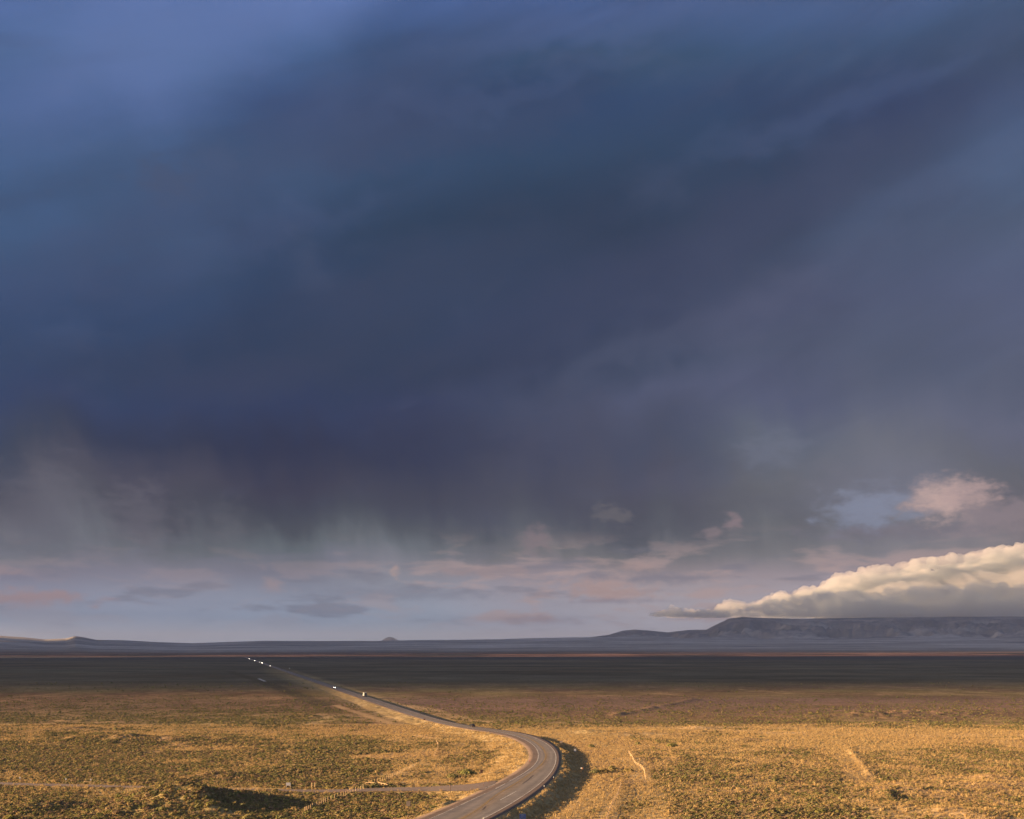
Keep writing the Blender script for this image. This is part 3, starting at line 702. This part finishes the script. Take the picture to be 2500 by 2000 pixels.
# ------------------------------------------------------------------ sagebrush and grass (ground cover nobody could count)
def sprig_proto(name, seed, nq, rad, hgt, q, mat, up=.0):
    r_ = np.random.default_rng(seed); V = []; Fq = []
    for i in range(nq):
        a = r_.random() * 2 * pi; rr = rad * math.sqrt(r_.random()) * .95
        zz = hgt * (.12 + .88 * r_.random() * math.sqrt(max(.05, 1 - (rr / rad) ** 2)))
        c = np.array([rr * cos(a) * (1 + .25 * sin(a * 2 + seed)), rr * sin(a), zz])
        nrm = c / rad * (1, 1, .9) + r_.normal(size=3) * .55 + (0, 0, .15); nrm /= np.linalg.norm(nrm)
        t = np.cross(nrm, r_.normal(size=3)); t /= np.linalg.norm(t); b = np.cross(nrm, t)
        if up: t = np.array([r_.normal() * .3, r_.normal() * .3, 1.0]); t /= np.linalg.norm(t); b = np.cross(t, [cos(a), sin(a), 0]); c[2] = hgt * .5
        s1 = q * (.6 + .8 * r_.random()); s2 = s1 * (.7 if not up else .12); s1 = s1 if not up else hgt * .5
        k = len(V); V += [c - t * s1 - b * s2, c + t * s1 * .8 - b * s2 * .5, c + t * s1 + b * s2 * .6, c - t * s1 * .7 + b * s2]; Fq.append([k, k + 1, k + 2, k + 3])
    o = mesh_from(name, V, Fq, mat, link=False)
    return o
def leaf_mat(name, cols, trans=.26):
    m, n, out = mat_new(name)
    oi = n.new('ShaderNodeObjectInfo').outputs['Random']
    c = n.ramp(oi, [(i / max(1, len(cols) - 1), c) for i, c in enumerate(cols)])
    pos = n.new('ShaderNodeNewGeometry').outputs['Position']
    k = n.rng(n.noise(pos, 2.3, 2, .6), .3, .7, .65, 1.35, False); c = n.mix(1.0, c, n.xyz(k, k, k), 'MULTIPLY')
    d = n.new('ShaderNodeBsdfDiffuse'); n.put(d.inputs[0], c); t = n.new('ShaderNodeBsdfTranslucent'); n.put(t.inputs[0], c)
    mx = n.new('ShaderNodeMixShader'); mx.inputs[0].default_value = trans; n.l.new(d.outputs[0], mx.inputs[1]); n.l.new(t.outputs[0], mx.inputs[2])
    n.l.new(mx.outputs[0], out.inputs[0]); return m
sage_m = leaf_mat('sage_leaf', [(.23,.21,.065), (.17,.175,.065), (.26,.23,.09), (.17,.165,.08), (.31,.245,.09), (.23,.17,.085)])
straw_m = leaf_mat('straw', [(.40,.285,.125), (.48,.355,.17), (.33,.235,.11), (.43,.295,.13)], .35)
sage_p = [sprig_proto('sage', i, 46, .62, .95, .20, sage_m) for i in range(6)]
brush_m = leaf_mat('dry_brush', [(.27,.19,.115), (.22,.16,.09), (.32,.22,.14), (.20,.155,.08)])
sage_p += [sprig_proto('brush', 10 + i, 40, .62, .8, .20, brush_m) for i in range(3)]
straw_p = [sprig_proto('tuft', 20 + i, 12, .28, .42, .2, straw_m, up=1) for i in range(4)]
def pcoll(name, objs):
    c = bpy.data.collections.new(name)
    for o in objs: c.objects.link(o)
    return c
def scatter_gn(name, pts, rot, scl, idx, protos):
    me = bpy.data.meshes.new(name); me.vertices.add(len(pts)); me.vertices.foreach_set('co', np.asarray(pts, np.float32).ravel())
    o = bpy.data.objects.new(name, me); C.objects.link(o)
    add_attr(o, 'rot', rot, 'FLOAT_VECTOR'); add_attr(o, 'scl', scl, 'FLOAT_VECTOR'); add_attr(o, 'idx', idx, 'INT')
    ng = bpy.data.node_groups.new(name, 'GeometryNodeTree')
    ng.interface.new_socket('Geometry', in_out='INPUT', socket_type='NodeSocketGeometry'); ng.interface.new_socket('Geometry', in_out='OUTPUT', socket_type='NodeSocketGeometry')
    gi = ng.nodes.new('NodeGroupInput'); go = ng.nodes.new('NodeGroupOutput'); ip = ng.nodes.new('GeometryNodeInstanceOnPoints')
    ci = ng.nodes.new('GeometryNodeCollectionInfo'); ci.inputs['Collection'].default_value = pcoll(name + '_kinds', protos)
    ci.inputs['Separate Children'].default_value = True; ci.inputs['Reset Children'].default_value = True
    L = ng.links.new; L(gi.outputs[0], ip.inputs['Points']); L(ci.outputs[0], ip.inputs['Instance']); ip.inputs['Pick Instance'].default_value = True
    for an, ty, sk in (('rot', 'FLOAT_VECTOR', 'Rotation'), ('scl', 'FLOAT_VECTOR', 'Scale'), ('idx', 'INT', 'Instance Index')):
        na = ng.nodes.new('GeometryNodeInputNamedAttribute'); na.data_type = ty; na.inputs[0].default_value = an
        L(na.outputs['Attribute'], ip.inputs[sk])
    L(ip.outputs[0], go.inputs[0])
    md = o.modifiers.new('scatter', 'NODES'); md.node_group = ng; return o
def pool(n, d0, d1, tmax=.62, seed=1):
    r_ = np.random.default_rng(seed); d = np.sqrt(r_.random(n) * (d1 * d1 - d0 * d0) + d0 * d0); t = (r_.random(n) * 2 - 1) * tmax
    return d * t, d, r_
def clear_of_roads(x, y, m=1.5):
    r, l = bank(x, y); out = np.maximum(r, l)
    ys = np.interp(x, SXs, SYs); sd_ = np.abs(y - ys) - side_half(x)
    return (out > m + 1.5) & ((sd_ > m - .6) | (x > SXs[-1]))
def track_keep(x, y):
    k = np.ones(np.shape(x))
    for pts, wd, cc, s in TRACKS[2:]: k *= 1 - .95 * sstep(segdist(x, y, pts), wd * 1.4, wd * .6)
    return k
P = []; R_ = []; S_ = []; I_ = []
for (n_, d0, d1, dens, sz, sd2) in ((400000, 255, 560, 1.0, .52, 1), (300000, 560, 1000, .8, .6, 2), (50000, 1050, 1350, .35, 1.0, 3)):
    x, y, r_ = pool(n_, d0, d1, .62, sd2)
    c = cover(x, y) * track_keep(x, y)
    big = np.zeros(n_)
    px_ = x / y * 2500 + 1250; py_ = HY + CAMH * 2500 / y; L_ = bank(x, y)[1] > 0
    thin = np.where(L_, 1 - .55 * sstep(py_, 1790, 1740), 1 - .75 * sstep(py_, 1785, 1750))
    prob = np.clip((c - .12) * 1.15, .02, .92) * dens * thin * (1 - .8 * sstep(y, 680, 980))
    ok = (r_.random(n_) < prob) & clear_of_roads(x, y)
    x, y, c = x[ok], y[ok], c[ok]; z = height(x, y) - .06
    P.append(np.stack([x, y, z], 1)); n_ = len(x)
    R_.append(np.stack([r_.normal(size=n_) * .08, r_.normal(size=n_) * .08, r_.random(n_) * 6.283], 1))
    s_ = np.exp(r_.normal(size=n_) * .32) * (.58 + .55 * c) * sz
    S_.append(np.stack([s_ * (.9 + .5 * r_.random(n_)), s_ * (.9 + .5 * r_.random(n_)), s_ * (.62 + .35 * r_.random(n_))], 1)); pb = .12 + .75 * sstep(y, 430, 640) + .25 * fbm(x / 60, y / 60, 3, 131); I_.append(np.where(r_.random(n_) < pb, r_.integers(6, 9, n_), r_.integers(0, 6, n_)))
sg = scatter_gn('sagebrush', np.concatenate(P), np.concatenate(R_), np.concatenate(S_), np.concatenate(I_), sage_p)
tag(sg, 'grey green sagebrush spread thickly over the plain on both sides of the highway', None, None, 'stuff')
x, y, r_ = pool(260000, 255, 620, .62, 9)
c = cover(x, y); ok = (r_.random(len(x)) < np.clip(1.1 - c * .95, .3, 1)) & clear_of_roads(x, y, -.6)
x, y = x[ok], y[ok]; z = height(x, y) - .03; n_ = len(x); s_ = np.exp(r_.normal(size=n_) * .35) * 1.05
gr = scatter_gn('dry_grass', np.stack([x, y, z], 1), np.stack([np.zeros(n_), np.zeros(n_), r_.random(n_) * 6.283], 1), np.stack([s_, s_, s_ * .9], 1), r_.integers(0, 4, n_), straw_p)
tag(gr, 'dry golden grass tufts covering the verges and clearings', None, None, 'stuff')
print('sage', len(sg.data.vertices), 'grass', n_)

# ------------------------------------------------------------------ built things: helpers
def solid(name, col, rough=.7, metal=0., spec=.3, var=.12, sc=3.0, emit=None):
    m, n, out = mat_new(name); oc = n.new('ShaderNodeTexCoord').outputs['Object']
    k = n.rng(n.noise(oc, sc, 4, .6), .3, .7, 1 - var, 1 + var, False)
    b = principled(n, out, n.mix(1.0, col, n.xyz(k, k, k), 'MULTIPLY'), rough, spec, metal)
    if emit:
        n.put(b.inputs['Emission Color'], emit[0]); b.inputs['Emission Strength'].default_value = emit[1]
        try: m.cycles.emission_sampling = 'NONE'
        except Exception: pass
    return m
wood_m = solid('weathered_wood', (.42, .30, .18), .9, var=.25); woodb_m = solid('fresh_wood', (.58, .42, .24), .85, var=.15); dwood_m = solid('dark_wood', (.10, .065, .045), .9)
steel_m = solid('galvanised_steel', (.34, .33, .33), .55, .3); signback_m = solid('sign_back', (.22, .18, .16), .6, .2); rust_m = solid('rusty_steel', (.20, .085, .06), .85, var=.3)
blue_m = solid('sign_blue', (.006, .022, .12), .8, 0, .1); brown_m = solid('sign_brown', (.09, .045, .03), .6); swhite_m = solid('sign_white', (.72, .72, .70), .5); slet_m = solid('sign_lettering', (.09, .13, .24), .8, 0, .1); orange_m = solid('sign_orange', (.7, .22, .04), .5)
greyp_m = solid('sign_grey', (.30, .31, .36), .55); red_m = solid('reflector_red', (.5, .05, .03), .4); refl_m = solid('reflector_white', (.85, .85, .82), .3)
tyre_m = solid('tyre_rubber', (.02, .02, .02), .9); rim_m = solid('wheel_rim', (.4, .4, .4), .35, .8); glass_m = solid('dark_glass', (.02, .025, .03), .08, 0, .6, .02)
def add_box(bm, x0, x1, y0, y1, z0, z1, bev=0.0):
    r = bmesh.ops.create_cube(bm, size=1); vs = r['verts']
    for v in vs: v.co = ((x0 + x1) / 2 + v.co.x * (x1 - x0), (y0 + y1) / 2 + v.co.y * (y1 - y0), (z0 + z1) / 2 + v.co.z * (z1 - z0))
    if bev: bmesh.ops.bevel(bm, geom=list({e for v in vs for e in v.link_edges}), offset=bev, segments=2, affect='EDGES')
def add_rod(bm, p0, p1, r0, r1=None, seg=8):
    p0, p1 = Vector(p0), Vector(p1); d = p1 - p0; r1 = r0 if r1 is None else r1
    r = bmesh.ops.create_cone(bm, cap_ends=True, segments=seg, radius1=r0, radius2=r1, depth=d.length)
    M = d.to_track_quat('Z', 'Y').to_matrix()
    for v in r['verts']: v.co = M @ v.co + (p0 + p1) / 2
def BX(*a, **k): bm = bmesh.new(); add_box(bm, *a, **k); return bm
def RD(*a, **k): bm = bmesh.new(); add_rod(bm, *a, **k); return bm
def empty(name, loc, rz_=0):
    o = bpy.data.objects.new(name, None); C.objects.link(o); o.location = loc; o.rotation_euler = (0, 0, rz_); o.empty_display_size = .3; return o
def hgt(x, y): return float(height(np.array([float(x)]), np.array([float(y)]))[0])
def onground(px, py):
    z = 0.
    for _ in range(8):
        x, y = G(px, py, z); z = .5 * z + .5 * hgt(x, y)
    return x, y, hgt(x, y)
def copy_tree(o, parent=None):
    c = o.copy(); C.objects.link(c); c.parent = parent
    for ch in o.children: copy_tree(ch, c)
    return c

# ------------------------------------------------------------------ signs, posts and markers
def sign(name, label, px, py, pw, ph, z0, pm, posts=(0,), postm=None, pr=.05, rot=0., back=None, cat='sign', dx=0., group=None, extra=None):
    x, y, z = onground(px, py); t = empty(name, (x, y, z), rot); tag(t, label, cat, group)
    for q in posts:
        p = part('post', RD((q, 0, -.35), (q, 0, z0 + ph * .96), pr, pr * .9), postm or steel_m, t)
    bm = BX(-pw / 2 + dx, pw / 2 + dx, -pr - .035, -pr - .008, z0, z0 + ph, bev=.006)
    p = part('panel', bm, pm, t)
    if extra: extra(p, pw, ph, z0, -pr - .035)
    return t
def blue_text(p, pw, ph, z0, yf):
    for i in range(4):
        zc = z0 + ph * (.80 - i * .2); e_w = pw * (.34, .28, .32, .2)[i]
        part('lettering', BX(-e_w, e_w, yf - .006, yf - .001, zc - ph * .022, zc + ph * .022), slet_m, p)
    bm = bmesh.new(); e = .03
    add_box(bm, -pw/2 + e, pw/2 - e, yf - .005, yf - .001, z0 + e, z0 + e + .035); add_box(bm, -pw/2 + e, pw/2 - e, yf - .005, yf - .001, z0 + ph - e - .035, z0 + ph - e)
    add_box(bm, -pw/2 + e, -pw/2 + e + .035, yf - .005, yf - .001, z0 + e + .036, z0 + ph - e - .036); add_box(bm, pw/2 - e - .035, pw/2 - e, yf - .005, yf - .001, z0 + e + .036, z0 + ph - e - .036)
    part('border', bm, slet_m, p)
sign('information_sign', 'blue road sign with pale lettering below the outer shoulder of the highway', 1276, 2017, 1.75, 1.35, 1.9, blue_m, (-.55, .55), dwood_m, .06, extra=blue_text)
sign('road_sign', 'tall single post sign seen from its brown back in the grass left of the highway', 997, 1993, 1.1, 1.4, 2.75, signback_m, (0,), dwood_m, .075, radians(4))
sign('road_sign', 'thick dark signpost with panel edge on at the near edge of the side road', 1099.5, 1936, .55, .55, 2.2, signback_m, (0,), dwood_m, .09, radians(84))
sign('road_sign', 'dark brown narrow sign on a tall post in the grass inside the bend', 1175, 1907, .85, 1.2, 2.7, brown_m, (-.35,), dwood_m, .07, radians(8), dx=.1)
sign('road_sign', 'dark two post sign on the shaded bank outside the top of the bend', 1370, 1823, 1.3, .9, 1.7, signback_m, (-.42, .42), dwood_m, .07)
sign('road_sign', 'small pale square sign in the bank shadow right of the bend', 1404, 1839, 1.0, 1.2, .7, greyp_m, (0,), steel_m, .05)
def orange_tab(p, pw, ph, z0, yf): part('marker_tab', BX(.38, .62, yf, yf + .02, z0 - .1, z0 + .45), orange_m, p)
sign('marker_sign', 'thin dark post with white and orange tab in the bank shadow right of the bend', 1419, 1893, .5, .5, 2.4, swhite_m, (0,), dwood_m, .055, extra=orange_tab)
sign('notice_board', 'grey rectangular notice board on two posts behind the side road', 704, 1926.5, 1.5, 1.0, 1.05, greyp_m, (-.62, .62), steel_m, .05)
sign('information_sign', 'dark panel carried on two bright wooden posts behind the side road', 765, 1924, 1.7, .55, 1.85, brown_m, (-.52, .52), woodb_m, .10)
for px, py, lb in ((49, 1912, 'small post sign with bluish tab, leftmost beside the side road'), (161, 1915.5, 'small post sign with bluish tab, middle of three beside the side road'), (222, 1917, 'small post sign with bluish tab next to a low wooden rail by the side road')):
    sign('post_sign', lb, px, py, .5, .55, 1.6, greyp_m, (0,), wood_m, .07, group='small post signs along the side road')
sign('road_sign', 'small dark sign on a thin post left of the straight highway', 1036, 1766, 1.1, .9, 1.9, brown_m, (0,), steel_m, .05)
sign('road_sign', 'small pale sign beside the far dark car on the straight highway', 707, 1634, 1.6, 1.4, 1.2, swhite_m, (0,), steel_m, .07)
def delineator(px, py, label, cap=None, h=1.25, dark=True, group='slim marker posts along the highway'):
    x, y, z = onground(px, py); t = empty('marker_post', (x, y, z)); tag(t, label, 'marker post', group)
    part('post', BX(-.045, .045, -.012, .012, -.3, h, bev=.005), steel_m if not dark else rust_m, t)
    part('reflector', BX(-.07, .07, -.032, -.013, h - .28, h - .1, bev=.01) if cap is None else BX(-.11, .11, -.05, -.013, h - .3, h + .02, bev=.02), cap or greyp_m, t)
for px, py, lb, cap in ((1149, 1934, 'slim marker post at the near corner of the side road mouth', None), (1143, 1944, 'slim marker post in the grass just below the side road mouth', None),
    (1080, 1971, 'slim marker post in the golden verge left of the bottom of the highway', None), (1167, 1926, 'slim marker post standing in front of the side road mouth, left one of two', None),
    (1180.5, 1921, 'slim marker post at the far corner of the side road mouth', None), (1193.6, 1912.5, 'slim marker post in grass beyond the side road mouth', None), (1232, 1901, 'slim marker post on the inner verge below the bend', None),
    (1263, 1880, 'slim marker post on the inner verge halfway round the bend', None), (1237, 1798, 'slim marker post on the inner verge at the top of the bend', None),
    (1351.5, 1906, 'white topped marker post on the outer edge of the bend, upper one', refl_m), (1328.5, 1928, 'white topped marker post on the outer edge of the bend, middle one', refl_m),
    (1180, 2009, 'white topped marker post at the bottom edge of the photo beside the highway', refl_m), (1293.5, 1865, 'red marker post at the inner shoulder of the bend', red_m),
    (129, 1921, 'thin dark marker post on the near side of the side road at far left', None), (995.5, 2003, 'thin pale marker post at the foot of the tall brown backed sign', None),
    (1076, 1773.5, 'dark marker post left of the highway above the bend', None), (1118, 1780, 'thin marker post by the left verge just before the bend', None)):
    delineator(px, py, lb, cap, 1.3 if px != 1076 else 2.2)

# ------------------------------------------------------------------ fences
def fence(name, label, pts, step, h, pm, rails=(), rail_m=None, wires=(), pr=.075, seed=1, cat='fence', rr=.07):
    W = [np.array(G(*p)) for p in pts]; r_ = random.Random(seed)
    o3 = onground(*pts[0]); t = empty(name, (o3[0], o3[1], o3[2])); tag(t, label, cat)
    L = [0]
    for a, b in zip(W[:-1], W[1:]): L.append(L[-1] + float(np.hypot(*(b - a))))
    n_ = max(2, int(L[-1] / step) + 1); n_ = min(n_, 96); pos = []
    for i in range(n_):
        s_ = L[-1] * i / (n_ - 1)
        x = float(np.interp(s_, L, [w_[0] for w_ in W])); y = float(np.interp(s_, L, [w_[1] for w_ in W]))
        z = hgt(x, y); pos.append((x, y, z)); hh = h * (.88 + .2 * r_.random()); rad = pr * (.8 + .5 * r_.random())
        bm = RD((0, 0, -.4), (r_.gauss(0, .04), r_.gauss(0, .04), hh), rad, rad * .85, 7)
        p = part('post', bm, pm, t); p.location = (x - o3[0], y - o3[1], z - o3[2])
    for k_, hz_ in enumerate(rails):
        for a, b in zip(pos[:-1], pos[1:]):
            bm = RD((a[0] - o3[0], a[1] - o3[1] - pr, a[2] - o3[2] + hz_), (b[0] - o3[0], b[1] - o3[1] - pr, b[2] - o3[2] + hz_ + r_.gauss(0, .03)), rr, rr * .85, 6)
            part('rail', bm, rail_m or pm, t)
    for hz_ in wires:
        bm = bmesh.new()
        for a, b in zip(pos[:-1], pos[1:]):
            add_rod(bm, (a[0] - o3[0], a[1] - o3[1] - pr, a[2] - o3[2] + hz_), (b[0] - o3[0], b[1] - o3[1] - pr, b[2] - o3[2] + hz_), .006, .006, 4)
        part('wire', bm, steel_m, t)
    return t
fence('wire_fence', 'wire fence on pale wooden posts climbing toward the near side of the side road', [(744.8, 1983), (763, 1973), (798, 1956.5), (831, 1948), (855, 1939), (887, 1929)], 1.9, 1.45, woodb_m, wires=(.5, .95, 1.25), seed=2)
fence('wire_fence', 'wire fence on closely set pale posts running away beyond the side road', [(900, 1913.5), (929, 1907), (948.7, 1901), (968, 1894), (983, 1887.5), (993, 1882), (1004, 1875.5), (1018, 1868)], 1.9, 1.35, woodb_m, wires=(.5, .9, 1.2), seed=3)
fence('rail_fence', 'short bright wooden rail braced between posts at the fence corner by the side road', [(893.5, 1917), (917.6, 1918)], 1.6, 1.05, woodb_m, rails=(.9,), seed=4, rr=.09)
fence('rail_fence', 'sloping wooden rail wing right of the fence corner by the side road', [(923.6, 1918), (934, 1919.5), (946, 1921.5)], 1.5, 1.05, woodb_m, rails=(.9,), seed=5, rr=.09)
fence('rail_fence', 'low wooden rail beside a small post sign along the side road at far left', [(205, 1915), (220, 1916)], 2.0, 1.2, wood_m, rails=(1.1,), seed=6)
fence('pole_fence', 'pale pole fence curving down the right field beside the dirt track', [(1535, 1838), (1551, 1866), (1567, 1875), (1573, 1884), (1576, 1906)], 4.5, 1.25, woodb_m, rails=(.55, 1.05), seed=7, rr=.05, pr=.07)
fence('pole_fence', 'short shaded pole fence closing the foot of the right field', [(1575, 1911), (1546, 1912), (1517, 1914)], 2.8, 1.2, wood_m, rails=(.6, 1.05), seed=8, rr=.08)
fence('pole_fence', 'brownish pole fence running toward the viewer right of the highway', [(1517, 1914), (1515, 1921), (1507, 1945), (1498, 1958), (1482, 2000), (1479, 2015)], 3.2, 1.2, wood_m, rails=(.6, 1.05), seed=9, rr=.07)
fence('pole_fence', 'short bright pole fence bending through the grass inside the bend', [(1065.5, 1813), (1070, 1823), (1067.5, 1834), (1060, 1847)], 5, 1.4, wood_m, rails=(.6, 1.15), seed=10, rr=.06, pr=.08)
# metal gate beside the side road
x, y, z = onground(840, 1936); gt = empty('cattle_gate', (x, y, z), radians(3)); tag(gt, 'rusty brown barred metal gate beside the side road at the fence line', 'gate')
for q in (-1.15, 1.15): part('post', RD((q, 0, -.3), (q, 0, 1.15), .06), rust_m, gt)
for i in range(5): part('bar', RD((-1.15, -.09, .15 + i * .21), (1.15, -.09, .15 + i * .21), .03), rust_m, gt)

# ------------------------------------------------------------------ shrubs that stand alone, one rock
def lone(px, py, s_, label, seed):
    x, y, z = onground(px, py); t = empty('sagebrush_bush', (x, y, z - .1)); tag(t, label, 'shrub')
    r_ = np.random.default_rng(seed)
    o = sprig_proto('foliage', seed, 240, 1.0, 1.1, .16, sage_m); C.objects.link(o); o.parent = t; o.scale = (s_ * 1.25, s_, s_)
    bm = bmesh.new()
    for i in range(6):
        a = i * 1.05 + r_.random(); add_rod(bm, (0, 0, -.1), (.55 * s_ * cos(a), .45 * s_ * sin(a), .75 * s_), .05 * s_, .015 * s_, 5)
    part('stem', bm, dwood_m, t)
for a in ((1139, 1891, 2.1, 'largest dark bush inside the bend, just left of the brown signpost'), (1105, 1899, 1.7, 'broad bush left of the darkest bush inside the bend'), (1557, 1818, 1.4, 'small round bush alone on the golden field at upper right'),
    (1641, 1823, 1.9, 'wide dark bush right of the small round one on the golden field'), (1444, 1825, 1.5, 'bush at the upper edge of the bank shadow outside the bend'), (1474, 1887, 1.8, 'bush at the right tip of the bank shadow'),
    (1452.7, 1888, 1.5, 'pale edged bush inside the bank shadow'), (1535, 1884, 1.3, 'bush in the grass left of the pole fence on the right'), (1494, 1879, 1.5, 'bush on the sunny grass between bank shadow and pole fence'),
    (915, 1923, 1.6, 'dark bush below the wooden rail corner by the side road'), (888, 1925, 1.4, 'dark bush at the end of the near wire fence'), (1017, 1951, 1.6, 'bush in the grass just below the side road'), (925, 2004, 1.3, 'bush at the bottom edge left of the tall sign')):
    lone(a[0], a[1], a[2], a[3], int(a[0]))
bm = bmesh.new(); bmesh.ops.create_icosphere(bm, subdivisions=3, radius=.42)
for v in bm.verts: q = float(fbm(np.array([v.co.x * 2.2 + v.co.z]), np.array([v.co.y * 2.2]), 3, 5)[0]); v.co = v.co * (1 + .45 * q); v.co.z *= .7
x, y, z = onground(934, 1984); rk = part('rock', bm, solid('pale_stone', (.5, .42, .32), .9, var=.25)); rk.location = (x, y, z + .12); tag(rk, 'pale boulder in the sagebrush left of the tall sign', 'rock')

# ------------------------------------------------------------------ vehicles
def wheel(t, x, y, r=.33, wd=.2):
    p = part('wheel', RD((x - wd / 2, y, r), (x + wd / 2, y, r), r, seg=18), tyre_m, t)
    s_ = 1 if x > 0 else -1
    part('rim', RD((x + s_ * wd / 2 - .01 * s_, y, r), (x + s_ * (wd / 2 + .012), y, r), r * .6, seg=12), rim_m, p)
def profile_body(t, prof, wd, mat, name, taper=.0):
    bm = bmesh.new(); n_ = len(prof); A = []; B = []
    zmin = min(p[1] for p in prof); zmax = max(p[1] for p in prof)
    for yy_, zz_ in prof:
        tp = taper * (zz_ - zmin) / (zmax - zmin + 1e-6)
        A.append(bm.verts.new((-wd / 2 + tp, yy_, zz_))); B.append(bm.verts.new((wd / 2 - tp, yy_, zz_)))
    bm.faces.new(A); bm.faces.new(B[::-1])
    for i in range(n_): bm.faces.new((A[i], B[i], B[(i + 1) % n_], A[(i + 1) % n_]))
    bmesh.ops.recalc_face_normals(bm, faces=bm.faces)
    bmesh.ops.bevel(bm, geom=[e for e in bm.edges if e.calc_face_angle(0) > .5], offset=.05, segments=2, affect='EDGES')
    return part(name, bm, mat, t)
head_on = {}
def lampm(st):
    if st not in head_on: head_on[st] = solid('lit_headlight_%d' % st, (.8, .8, .75), .2, emit=((1, .86, .66), st))
    return head_on[st]
taill_m = solid('tail_light', (.35, .02, .015), .3); headoff_m = solid('headlight_glass', (.6, .6, .6), .15)
def car(name, label, Y, lane, away, body_m, lit=None, suv=False, lr=.16, group=None, cat='car'):
    i_ = int(np.argmin(np.abs(YS - Y))); X = float(XR[i_] - (4.7 if lane == 'right' else 8.6)); ang = -math.atan(float(SLOPE[i_]))
    z = float(rz(Y)) + .05
    t = empty(name, (X, Y, z), ang + (0 if away else pi)); tag(t, label, cat, group)       # +y is forward
    hh = .22 if suv else 0
    profile_body(t, [(-2.25, .35), (-2.28, .8), (-2.15, .95 + hh), (.95, 1.0 + hh), (2.0, .86 + hh), (2.25, .7), (2.25, .35)], 1.82, body_m, 'body')
    cb = profile_body(t, [(-2.05 if suv else -1.75, .95 + hh), (-1.7 if suv else -1.15, 1.46 + hh), (.05, 1.48 + hh), (.95, 1.0 + hh)], 1.68, body_m, 'cabin', .14)
    part('window', BX(-.62, .62, .62, .64, 1.06 + hh, 1.34 + hh), glass_m, cb)
    for s_ in (-1, 1):
        part('window', BX(s_ * .79 - .01, s_ * .79 + .01, -1.3, .35, 1.08 + hh, 1.36 + hh), glass_m, cb)
    part('rear_window', BX(-.58, .58, -1.84 if suv else -1.50, -1.82 if suv else -1.46, 1.1 + hh, 1.34 + hh), glass_m, cb)
    for s_ in (-1, 1):
        for yy_ in (-1.4, 1.4): wheel(t, s_ * .82, yy_)
        part('headlight', RD((s_ * .66, 2.2, .68), (s_ * .66, 2.31, .68), lr, seg=12), lampm(lit) if lit else headoff_m, t)
        part('taillight', BX(s_ * .7 - .14, s_ * .7 + .14, -2.31, -2.27, .68, .84), taill_m, t)
    return t
black_m = solid('black_car_paint', (.015, .015, .018), .25, 0, .6); darkb_m = solid('dark_car_paint', (.03, .03, .035), .3, 0, .5); silver_m = solid('silver_car_paint', (.35, .35, .36), .3, .4)
def Yof(py): return Gr(1250, py)[1]
car('dark_car', 'black car driving away just above the top of the bend', Yof(1774.8), 'right', True, black_m, suv=True)
car('dark_car', 'small dark car driving away far up the straight highway', Yof(1634.5), 'right', True, darkb_m, suv=True)
car('oncoming_car', 'nearest oncoming car with two separate lit headlights, just beyond the box truck', Yof(1680), 'left', False, silver_m, lit=6, lr=.2, suv=True, group='oncoming cars with headlights on')
for py, st, lb in ((1626.3, 2, 'second nearest of the oncoming cars, with a dim white light'), (1619.4, 10, 'oncoming car with the brightest headlights on the far road'), (1617.3, 2, 'dim oncoming car just behind the brightest one'),
    (1613.2, 6, 'oncoming car with warm bright lights midway between the bright one and the farthest pair'), (1609.0, 9, 'oncoming car with bright lights, front one of the farthest cluster'), (1607.6, 4, 'farthest oncoming car with faint lights at the end of the road')):
    car('oncoming_car', lb, Yof(py), 'left', False, silver_m, lit=st, lr=.36, suv=True, group='oncoming cars with headlights on')
# box truck
Yt = Yof(1701.5); i_ = int(np.argmin(np.abs(YS - Yt))); X = float(XR[i_] - 4.7)
t = empty('box_truck', (X, Yt, float(rz(Yt)) + .05), -math.atan(float(SLOPE[i_]))); tag(t, 'white box truck driving away on the straight highway above the bend', 'truck')
box_m = solid('truck_white', (.62, .61, .58), .5); tdark_m = solid('truck_dark', (.05, .045, .045), .6)
part('cargo_box', BX(-1.25, 1.25, -5.2, 2.0, 1.15, 3.9, bev=.05), box_m, t)
dr = part('rear_door', BX(-1.12, 1.12, -5.24, -5.205, 1.25, 3.75), tdark_m, t); part('handle', BX(-.05, .05, -5.28, -5.245, 1.5, 2.6), rim_m, dr)
part('chassis', BX(-1.0, 1.0, -5.1, 4.3, .62, 1.14), tdark_m, t)
cbm = profile_body(t, [(2.15, .75), (2.15, 2.75), (3.3, 2.8), (3.9, 2.0), (4.9, 1.75), (5.0, .75)], 2.3, box_m, 'cab', .05)
part('windscreen', BX(-.95, .95, 3.7, 3.74, 2.05, 2.5), glass_m, cbm)
for s_ in (-1, 1):
    for yy_ in (-3.6, -2.4, 3.9): wheel(t, s_ * 1.02, yy_, .5, .32)
    part('headlight', BX(s_ * .85 - .15, s_ * .85 + .15, 5.0, 5.06, 1.1, 1.35), headoff_m, t); part('taillight', BX(s_ * 1.0 - .12, s_ * 1.0 + .12, -5.26, -5.21, .98, 1.12), taill_m, t)
part('bumper', BX(-1.1, 1.1, -5.35, -5.15, .45, .6), tdark_m, t)
